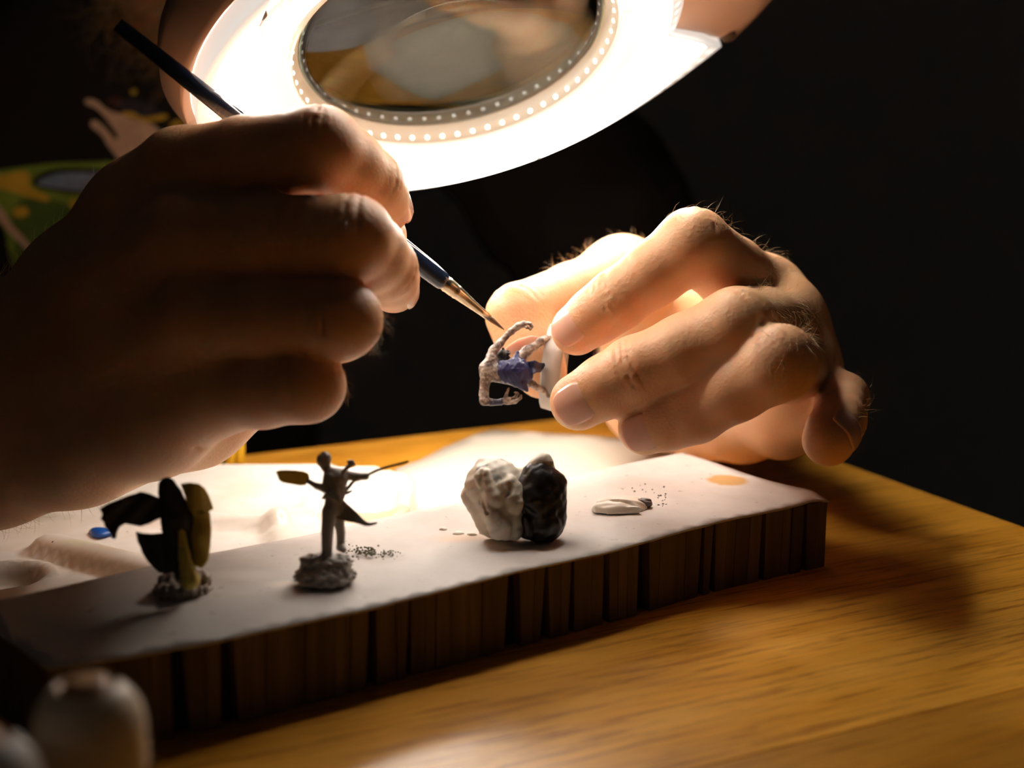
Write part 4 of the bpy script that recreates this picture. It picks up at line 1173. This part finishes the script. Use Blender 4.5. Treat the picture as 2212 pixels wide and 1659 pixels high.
# knuckle folds
crease(vol, tot, rI[1][0], rI[2][0] - rI[0][0], CV(.35, .9, .3), 10.6, (-4.2, -2.2, 0, 2.4, 5.0, 8), 60)
crease(vol, tot, rI[2][0], rI[3][0] - rI[1][0], CV(.8, .6, .25), 8.7, (-1.2, .8, 2.6), 70)
crease(vol, tot, rM[1][0], rM[2][0] - rM[0][0], CV(.3, .8, .5), 10.3, (-4.5, -1.6, 1.6, 4.5), 60)
crease(vol, tot, rM[2][0], rM[3][0] - rM[1][0], CV(.75, .3, .5), 8.5, (-1, 1, 3), 70)
crease(vol, tot, rR[1][0], unit(rR[1][0] - rR[0][0]), CV(.1, .5, .8), 9.8, (-3, 0, 3), 60)
crease(vol, tot, rP[1][0], unit(rP[1][0] - rP[0][0]), CV(.1, .3, .9), 9.3, (-2, 1, 4), 60)
vol.carve(tot, [J(552, 948, 385), J(545, 925, 374), J(520, 905, 366), J(490, 880, 360)], .9, 2.0)
vol.carve(tot, [J(470, 1000, 385), J(450, 985, 376), J(420, 960, 372)], .5, 1.5)
rIn = (rI[3][0], rI[3][0] - rI[2][0], CV(.93, .12, .25), 7.3)
rMn = (rM[3][0], rM[3][0] - rM[2][0], CV(.95, -.2, .1), 7.0)
nail(*rIn); nail(*rMn)
print('RH', vol.n, tot.size)
RHv, RHf = vol.mesh(tot, 1)

# ---------------------------------------------------------------- left hand (right in the photo), holding the miniature
XF = hx
lI = [(J(1648, 640, 412), 11.0), (J(1497, 530, 372), 9.6), (J(1330, 650, 379), 8.0), (J(1246, 712, 384), 7.0)]
lM = [(J(1690, 700, 402), 11.2), (J(1592, 708, 357), 10.0), (J(1372, 800, 367), 8.6), (J(1250, 868, 373), 7.6)]
lR = [(J(1716, 800, 398), 10.2), (J(1684, 784, 348), 9.2), (J(1500, 888, 366), 8.2), (J(1394, 924, 372), 7.2)]
lP = [(J(1690, 905, 420), 9.2), (J(1818, 862, 388), 7.2), (J(1812, 908, 366), 6.7), (J(1790, 950, 354), 6.6)]
lT = [(J(1345, 600, 444), 11.4), (J(1122, 682, 412), 9.4), (J(1142, 752, 409), 8.6), (J(1170, 806, 412), 7.4)]
lW = J(1475, 800, 492); elbL = unhx(elbL_w, HKL)
handL_pts = [p for c in (lI, lM, lR, lP, lT) for p, _ in c] + [J(1300, 850, 520), J(1650, 780, 560), J(1470, 640, 560)]
vol = vol_around(handL_pts, 20, VOX)
palm = vol.new()
vol.chain(palm, [lI[0][0], J(1560, 690, 450), J(1490, 740, 490)], [11, 12.5, 15], 9)
vol.chain(palm, [lM[0][0], J(1600, 760, 450), J(1490, 790, 492)], [11, 13, 16], 9)
vol.chain(palm, [lR[0][0], J(1630, 840, 452), J(1500, 830, 495)], [10.5, 13, 16], 9)
vol.chain(palm, [lP[0][0], J(1600, 895, 455), J(1500, 860, 492)], [10, 12.5, 15], 9)
vol.chain(palm, [lT[0][0], J(1400, 690, 470), J(1440, 760, 495)], [11.8, 15, 17], 9)
vol.chain(palm, [lM[0][0], lR[0][0], lP[0][0]], [10, 10, 9], 6)
vol.chain(palm, [J(1400, 872, 488), J(1520, 900, 470)], [14, 12.5], 8)
fd_ = unit(elbL - lW)
vol.cone(palm, lW, lW + fd_ * 70, 24, 28, 8)
vol.cone(palm, lW + CV(-.9, -.2, 0) * 11, lW + CV(-.9, -.2, 0) * 9 + fd_ * 60, 17, 20, 8)
vol.cone(palm, lW + CV(.9, .2, 0) * 10, lW + CV(.9, .2, 0) * 9 + fd_ * 60, 17, 20, 8)
tot = None
for js, kb in ((lI, 6), (lM, 5), (lR, 4), (lP, 5), (lT, 8)):
    ff = smin(finger(vol, js), palm, kb)
    tot = ff if tot is None else smin(tot, ff, 1.8)
# web between thumb and index
crease(vol, tot, lI[1][0], lI[2][0] - lI[0][0], CV(.0, .75, .65), 9.7, (-4, -1.5, .8, 3.5), 42)
vol.bump(tot, lI[1][0] + CV(0, .6, .8) * 9.4, 3.2, .5)
crease(vol, tot, lI[2][0] + unit(lI[1][0] - lI[2][0]) * 8, lI[3][0] - lI[1][0], CV(.2, .6, .8), 8.7, (-2, 1.5, 5), 46, .26)
crease(vol, tot, lI[2][0], lI[3][0] - lI[1][0], CV(.2, .6, .8), 8.1, (-2.5, -.5, 1.4, 3), 46)
crease(vol, tot, lM[2][0], lM[3][0] - lM[1][0], CV(.1, .4, .9), 8.7, (-2.5, -.5, 1.4), 46)
crease(vol, tot, lR[1][0], lR[2][0] - lR[0][0], CV(.1, .4, .9), 9.6, (-4, -1, 2, 5), 46)
crease(vol, tot, lM[1][0], lM[2][0] - lM[0][0], CV(.1, .4, .9), 10.1, (-4, -1, 2, 5), 46)
crease(vol, tot, lT[1][0], lT[2][0] - lT[0][0], CV(-.5, .6, .6), 9.6, (-3, 0, 3, 8), 60)
vol.carve(tot, [J(1180, 640, 404), J(1215, 655, 402), J(1232, 690, 404)], .7, 2)
lIn = (lI[3][0], lI[3][0] - lI[2][0], CV(.05, .35, .94), 7.1)
lMn = (lM[3][0], lM[3][0] - lM[2][0], CV(.12, .10, .98), 7.7)
lRn = (lR[3][0], lR[3][0] - lR[2][0], CV(.15, -.02, .98), 7.3)
lPn = (lP[3][0], lP[3][0] - lP[2][0], CV(.6, .35, .55), 6.9)
lTn = (lT[3][0] + unit(lT[2][0] - lT[3][0]) * 2, lT[3][0] - lT[2][0], CV(-.25, .1, .95), 7.9)
for a in (lIn, lMn, lRn): nail(*a, w=41, Ln=11.0)
nail(*lPn, w=48, Ln=9, over=.5); nail(J(1150, 768, 410.2), lTn[1], CV(-.25, .1, .95), 8.5, w=46, Ln=14.5)
print('LH', vol.n, tot.size)
LHv, LHf = vol.mesh(tot, 1)

# ---------------------------------------------------------------- arms, neck and head (mostly outside the picture)
XF = None
HS = 1.28
elbR, elbL = elbR_w, elbL_w
shR = np.array([-455.0, 935, 340]); shL = np.array([-100.0, 1120, 285])
chest = np.array([-290.0, 1030, 150]); waist = np.array([-335.0, 1110, -130]); hip = np.array([-355.0, 1150, -320])
head = P(400, -440, 850); neck = np.array([-272.0, 985, 330])
fwd_h = unit(np.array([.55, -.62, -.50]))
side_h = unit(np.cross(fwd_h, [0, 0, 1])); up_h = np.cross(side_h, fwd_h)
wcR, wcL = hxr(wc), hx(lW)
vol = vol_around([elbR, shR, shL, elbL, head, wcR, wcL, chest], 140, 5.0)
f = vol.new()
bR = unit(hxr(rWu) - hxr(rWr)); bL = CV(.9, .2, 0)
for sg in (-1, 1):
    vol.chain(f, [wcR + fdir * 50 + bR * sg * 22, wcR + fdir * 150 + bR * sg * 12], [25.5, 38], 10)
    vol.chain(f, [wcL + fd_ * 62 + bL * sg * 14, wcL + fd_ * 150 + bL * sg * 8], [26, 38], 10)
vol.chain(f, [wcR + fdir * 50, wcR + fdir * 140, elbR], [37, 46, 50], 10); vol.chain(f, [elbR, (elbR + shR) / 2, shR], [48, 55, 62], 12)
vol.chain(f, [wcL + fd_ * 60, wcL + fd_ * 150, elbL], [36, 45, 47], 10); vol.chain(f, [elbL, (elbL + shL) / 2, shL], [46, 54, 62], 12)
H = lambda a, b_, c: head + (side_h * a + fwd_h * b_ + up_h * c) * HS
s_ = HS
vol.chain(f, [neck - [0, 0, 50], neck, H(0, -25, -40)], [74, 66, 62], 14)
vol.cone(f, shR, shL, 56, 56, 20)
vol.cone(f, H(0, -18, 18), H(0, 12, 22), 78 * s_, 72 * s_, 10); vol.cone(f, H(0, 30, -40), H(0, 38, -72), 52 * s_, 38 * s_, 16)
vol.cone(f, H(0, 76, 12), H(0, 96, -22), 9 * s_, 13 * s_, 6); vol.cone(f, H(-30, 72, 26), H(30, 72, 26), 12 * s_, 12 * s_, 8)
for sg in (-1, 1):
    vol.ball(f, H(sg * 9, 88, -26), 8 * s_, 4); vol.cone(f, H(sg * 76, -8, 14), H(sg * 80, -14, -22), 10 * s_, 8 * s_, 4, (side_h, .5))
    vol.ball(f, H(sg * 40, 58, -14), 22 * s_, 14)
vol.cone(f, H(-18, 78, -50), H(18, 78, -50), 7 * s_, 7 * s_, 4); vol.carve(f, [H(-22, 84, -50), H(0, 88, -50), H(22, 84, -50)], 2, 3)
for sg in (-1, 1): vol.carve(f, [H(sg * 30, 84, 8), H(sg * 34, 84, 8)], 11 * s_, 6)
BCv, BCf = vol.mesh(f, 1)
# join into one body mesh; the fine hands swallow the coarse wrists
V = np.concatenate([hxr(RHv), hx(LHv), BCv]); F = np.concatenate([RHf, LHf + len(RHv), BCf + len(RHv) + len(LHv)])
body = mk('body', V, F, M['skin'], person)
for sg in (-1, 1):
    bm_v, bm_f = lathe(H(sg * 31, 66, 9), fwd_h, [(0, -12 * s_), (8 * s_, -9 * s_), (12 * s_, 0), (8 * s_, 9 * s_), (3 * s_, 11.6 * s_), (0, 12 * s_)], 20); mk('eyeball', bm_v, bm_f, M['eye'], person)

# shirt
vol = vol_around([shR, shL, chest, waist, hip, elbR, elbL], 200, 7.0); f = vol.new()
tdir = unit(np.array([.46, -.89, 0])); tsd = np.array([-tdir[1], tdir[0], 0])
vol.cone(f, shR, shL, 76, 76, 24); vol.cone(f, chest - tsd * 70, chest + tsd * 70, 128, 128, 40)
vol.cone(f, chest + [0, 0, -10], waist, 165, 170, 40, (tdir, .80)); vol.cone(f, waist, hip, 170, 180, 40, (tdir, .84))
vol.cone(f, neck - [0, 0, 90], neck - [0, 0, 30], 110, 80, 30)
vol.chain(f, [shR, shR + (elbR - shR) * .62], [78, 70], 16); vol.chain(f, [shL, shL + (elbL - shL) * .78], [78, 68], 16)
vol.waves(f, 2.6, 90, 4); vol.waves(f, 1.2, 34, 5)
SHv, SHf = vol.mesh(f, 1)
shirt = mk('t_shirt', SHv, SHf, M['black_cloth'], person); shirt['label'] = 'black t-shirt with a colourful chest print'
bvh = BVHTree.FromPolygons([tuple(v_) for v_ in SHv], [tuple(int(i) for i in q) for q in SHf])
def on_shirt(px, py, off):
    r = unit(P(px, py, 100.0) - CAMP); h = bvh.ray_cast(Vector(CAMP), Vector(r), 3000)
    if h[0] is None: return None
    n = np.array(h[1]); n = n if n @ r < 0 else -n
    return np.array(h[0]) + n * off
def print_patch(name, poly, m, off=.8, step=7, sm=2):
    p2, tris = tri_poly(smooth_poly(poly, sm), step)
    pts = [on_shirt(x, y, off) for x, y in p2]; pt2 = [on_shirt(x, y, off - .7) for x, y in p2]
    ok = [q is not None for q in pts]
    if not all(ok): tris = [t for t in tris if all(ok[i] for i in t)]
    n = len(pts); z = np.zeros(3)
    V = [q if q is not None else z for q in pts] + [q if q is not None else z for q in pt2]
    dmax = 60
    tris = [t for t in tris if max(np.linalg.norm(V[t[0]] - V[t[1]]), np.linalg.norm(V[t[1]] - V[t[2]]), np.linalg.norm(V[t[0]] - V[t[2]])) < dmax]
    if not tris: print('no patch', name); return
    used = {}
    F = []
    for t in tris: F.append(t); F.append((t[2] + n, t[1] + n, t[0] + n))
    o = mk(name, np.array(V), F, m, shirt)
    bm = bmesh.new(); bm.from_mesh(o.data); bmesh.ops.delete(bm, geom=[v_ for v_ in bm.verts if not v_.link_faces], context='VERTS'); bm.to_mesh(o.data); bm.free()
    return o
pr = [
 ('green print field', [(-60, 372), (0, 368), (100, 352), (250, 348), (330, 352), (330, 520), (220, 640), (60, 620), (20, 560), (10, 480), (-60, 440)], 'print_green', .8),
 ('dark green print shade', [(20, 440), (90, 420), (170, 450), (260, 430), (300, 470), (220, 560), (120, 640), (60, 600), (30, 520)], 'print_dark_green', 1.6),
 ('yellow print band', [(-60, 385), (0, 378), (58, 365), (66, 385), (60, 398), (75, 408), (110, 425), (105, 436), (60, 425), (0, 405), (-60, 404)], 'print_yellow', 2.2),
 ('yellow print spot', [(26, 448), (50, 442), (64, 455), (56, 466), (30, 468)], 'print_yellow', 2.2),
 ('yellow print spot', [(150, 428), (180, 432), (170, 448), (150, 446)], 'print_yellow', 2.2),
 ('black outline of the blue print eye', [(62, 394), (90, 372), (140, 362), (230, 364), (300, 380), (300, 405), (230, 424), (150, 416), (95, 408)], 'print_black', 2.6),
 ('blue-grey print eye', [(72, 394), (105, 378), (150, 369), (225, 372), (290, 386), (285, 400), (225, 414), (150, 407), (100, 402)], 'print_blue', 3.2),
 ('pale print of a two-fingered hand', [(182, 214), (198, 212), (214, 220), (226, 234), (244, 242), (262, 246), (290, 258), (330, 266), (352, 288), (350, 320), (330, 350), (262, 352), (244, 330), (230, 312), (222, 294), (206, 280), (194, 272), (198, 258), (214, 262), (232, 282), (246, 300), (256, 300), (250, 284), (234, 264), (220, 244), (202, 230), (186, 226)], 'print_pale', 1.2),
 ('dark navy print patch', [(240, 222), (290, 210), (340, 232), (360, 252), (340, 262), (300, 250), (262, 240)], 'print_navy', 1.0),
 ('maroon print patch', [(228, 212), (262, 206), (266, 222), (238, 230)], 'print_maroon', 1.4),
 ('yellow wavy print line', [(256, 244), (272, 240), (290, 242), (306, 254), (330, 250), (352, 244), (364, 250), (352, 258), (330, 260), (310, 264), (292, 254), (272, 248)], 'print_yellow', 2.0),
 ('yellow print dot', [(280, 194), (290, 190), (296, 196), (290, 204), (282, 202)], 'print_yellow', 2.0),
 ('yellow print arc', [(364, 272), (372, 260), (390, 258), (404, 264), (400, 272), (390, 268), (378, 272), (370, 280)], 'print_yellow', 2.0),
 ('pale print streak', [(-20, 436), (6, 446), (20, 480), (60, 520), (84, 546), (70, 548), (40, 520), (10, 488), (-10, 460)], 'print_pale', 2.4),
]
for lab, poly, mm, off in pr:
    o = print_patch('shirt_print', poly, M[mm], off, 9 if len(poly) < 20 else 8)
    if o: o['label'] = lab
# trousers and stool under the table
vol = vol_around([hip + [-300, -560, -640], hip + [460, 240, 160]], 20, 8.0); f = vol.new()
fr = unit(np.array([.6, -.8, 0])); sd = np.array([.8, .6, 0]) 
for sg in (-1, 1):
    h0 = hip + sd * sg * 100; kn = h0 + fr * 440 + sd * sg * 36 + [0, 0, -10]; an = kn + [0, 0, -510] + fr * -40
    vol.chain(f, [h0, kn, an], [105, 80, 56], 14)
vol.cone(f, hip - sd * 70, hip + sd * 70, 140, 140, 20)
TRv, TRf = vol.mesh(f, 1); mk('trousers', TRv, TRf, M['denim'], person)
for sg in (-1, 1):
    an = hip + sd * sg * 136 + fr * 400 + [0, 0, -570]
    vol = vol_around([an + [-160, -200, -60], an + [160, 120, 60]], 10, 6.0); f = vol.new()
    vol.cone(f, an + [0, 0, -20], an + fr * 180 + [0, 0, -34], 52, 38, 14); f[:] = np.maximum(f, -984.5 - vol.ax[2][None, None, :])
    v_, F_ = vol.mesh(f, 1); mk('shoe', v_, F_, M['black_cloth'], person)
st = empty('stool', [hip[0], hip[1], -985]); tag(st, 'plain dark round stool under the seated person', 'stool')
v_, f_ = lathe([hip[0], hip[1], -545], [0, 0, 1], [(0, 0), (165, 0), (175, 8), (175, 30), (165, 38), (0, 38)], 48); mk('seat', v_, f_, M['dark_metal'], st)
for k in range(4):
    a = math.pi / 4 + k * math.pi / 2; e = np.array([math.cos(a), math.sin(a), 0])
    v_, f_ = tube([np.array([hip[0], hip[1], -985]) + e * 190, np.array([hip[0], hip[1], -543]) + e * 120], [14, 14], 12); mk('leg', v_, f_, M['dark_metal'], st)

# ---------------------------------------------------------------- hair
def strands(name, roots, dirs, lens, curl, rad, m, segs=4, label=None, parent=person, wig=None):
    V = []; F = []
    for p, d, l, c in zip(roots, dirs, lens, curl):
        x, y, d = frame(d, rng.normal(size=3)); q = p.copy(); o = len(V); dd_ = d.copy()
        for s_ in range(segs + 1):
            r_ = rad * (1 - .85 * s_ / segs)
            xx, yy, _ = frame(dd_, y + .01)
            for k in range(3):
                a = 2.094 * k; V.append(q + (xx * math.cos(a) + yy * math.sin(a)) * r_)
            dd_ = unit(dd_ + c * (1 / segs) + (rng.normal(size=3) * wig if wig else 0)); q = q + dd_ * (l / segs)
        for s_ in range(segs):
            for k in range(3): F.append((o + s_ * 3 + k, o + s_ * 3 + (k + 1) % 3, o + s_ * 3 + 3 + (k + 1) % 3, o + s_ * 3 + 3 + k))
    o = mk(name, np.array(V), np.array(F), m, parent); tag(o, label, kind='stuff'); return o
def proj(v):
    q = v - CAMP; d = q @ FWD; return np.stack([1106 + q @ RIGHT / d * FPX, 829.5 - q @ UP / d * FPX, d], -1)
def hair_on(v, F, regions, label):
    n = vnormals(v, F); pp = proj(v); R = []; D = []; Ln = []; C = []
    for (poly, count, length, lean, dmin, dmax, facing) in regions:
        poly = np.array(poly, float); x, y = pp[:, 0], pp[:, 1]; c = np.zeros(len(v), bool)
        for i in range(len(poly)):
            a, b_ = poly[i], poly[(i + 1) % len(poly)]
            c ^= ((a[1] > y) != (b_[1] > y)) & (x < (b_[0] - a[0]) * (y - a[1]) / (b_[1] - a[1] + 1e-9) + a[0])
        vd = unit(CAMP - v.mean(0)); c &= (n @ vd > facing) & (pp[:, 2] > dmin) & (pp[:, 2] < dmax)
        ids = np.nonzero(c)[0]
        if not len(ids): print('no hair region', label, poly[0]); continue
        for i in rng.choice(ids, count):
            R.append(v[i] - n[i] * .2 + rng.normal(size=3) * .2); ln = unit(lean + rng.normal(size=3) * .35)
            t = ln - n[i] * (ln @ n[i]); D.append(unit(n[i] * rng.uniform(.5, 1.0) + t * rng.uniform(.3, .9))); Ln.append(length * rng.uniform(.5, 1.25))
            C.append(t * rng.uniform(.2, 1.6) - n[i] * rng.uniform(.2, 1.3) + rng.normal(size=3) * .3)
    return strands('arm_hair', R, D, Ln, C, .04, M['hair'], 4, label)
XF = hxr
hair_on(RHv, RHf, [
    ([(-40, 560), (100, 500), (230, 370), (350, 290), (450, 250), (520, 230), (520, 300), (400, 340), (250, 450), (100, 620), (-40, 700)], 420, 6.5, CV(.7, .5, .3), 0, 999, -.5),
    ([(600, 420), (760, 425), (760, 520), (620, 560), (560, 500)], 170, 5.0, CV(.4, -.9, .2), 0, 365, 0),
    ([(700, 640), (830, 640), (830, 760), (720, 740)], 120, 5.5, CV(.5, -.8, .2), 0, 365, -.3),
    ([(680, 790), (760, 780), (755, 860), (690, 860)], 50, 4.0, CV(.5, -.8, .2), 0, 365, -.3),
    ([(100, 500), (450, 330), (500, 800), (150, 900)], 260, 6.0, CV(.6, -.5, .3), 0, 400, 0),
    ([(0, 1000), (250, 1000), (250, 1130), (0, 1180)], 120, 5.0, CV(.5, -.8, .1), 0, 999, -.6)], 'fine hair on the right hand and wrist')
XF = hx
hair_on(LHv, LHf, [
    ([(1440, 430), (1560, 440), (1680, 520), (1740, 640), (1690, 640), (1600, 520), (1500, 475), (1430, 490)], 90, 4.2, CV(.6, .5, .2), 0, 999, -.6),
    ([(1600, 600), (1700, 560), (1760, 680), (1660, 720), (1590, 680)], 200, 5.0, CV(-.3, -.9, .2), 0, 400, 0),
    ([(1640, 720), (1740, 690), (1770, 790), (1720, 860), (1600, 800)], 190, 5.0, CV(-.3, -.8, .4), 0, 380, 0),
    ([(1160, 640), (1200, 560), (1400, 490), (1420, 520), (1240, 610), (1180, 650)], 110, 4.5, CV(-.5, .6, 0), 385, 999, -.7),
    ([(1840, 800), (1890, 850), (1890, 930), (1850, 900)], 30, 4.0, CV(.6, .2, .2), 0, 999, -.6)], 'fine hair on the left hand and knuckles')
XF = None
n = vnormals(BCv, BCf); rel = (BCv - head) / HS; a_ = rel @ fwd_h; c_ = rel @ up_h; s__ = np.abs(rel @ side_h)
isb = (c_ < -38) & (c_ > -125) & (a_ > -20) & (np.linalg.norm(rel, axis=1) < 135)
ids = rng.choice(np.nonzero(isb)[0], 2600)
strands('beard', BCv[ids] + rng.normal(size=(2600, 3)) * 1.5, n[ids] + rng.normal(size=(2600, 3)) * .4 - up_h * .5, rng.uniform(26, 56, 2600), rng.normal(size=(2600, 3)) * 1.3, .34, M['beard'], 7, 'curly light brown beard', wig=.42)
ish = (c_ > 30 - .0 * a_) & ((a_ < 40) | (c_ > 62)) & (np.linalg.norm(rel, axis=1) < 130)
ids = rng.choice(np.nonzero(ish)[0], 2600)
strands('hair', BCv[ids], n[ids] + rng.normal(size=(2600, 3)) * .3, rng.uniform(30, 55, 2600), rng.normal(size=(2600, 3)) - fwd_h * .7, .4, M['beard'], 6, 'short brown hair', wig=.2)
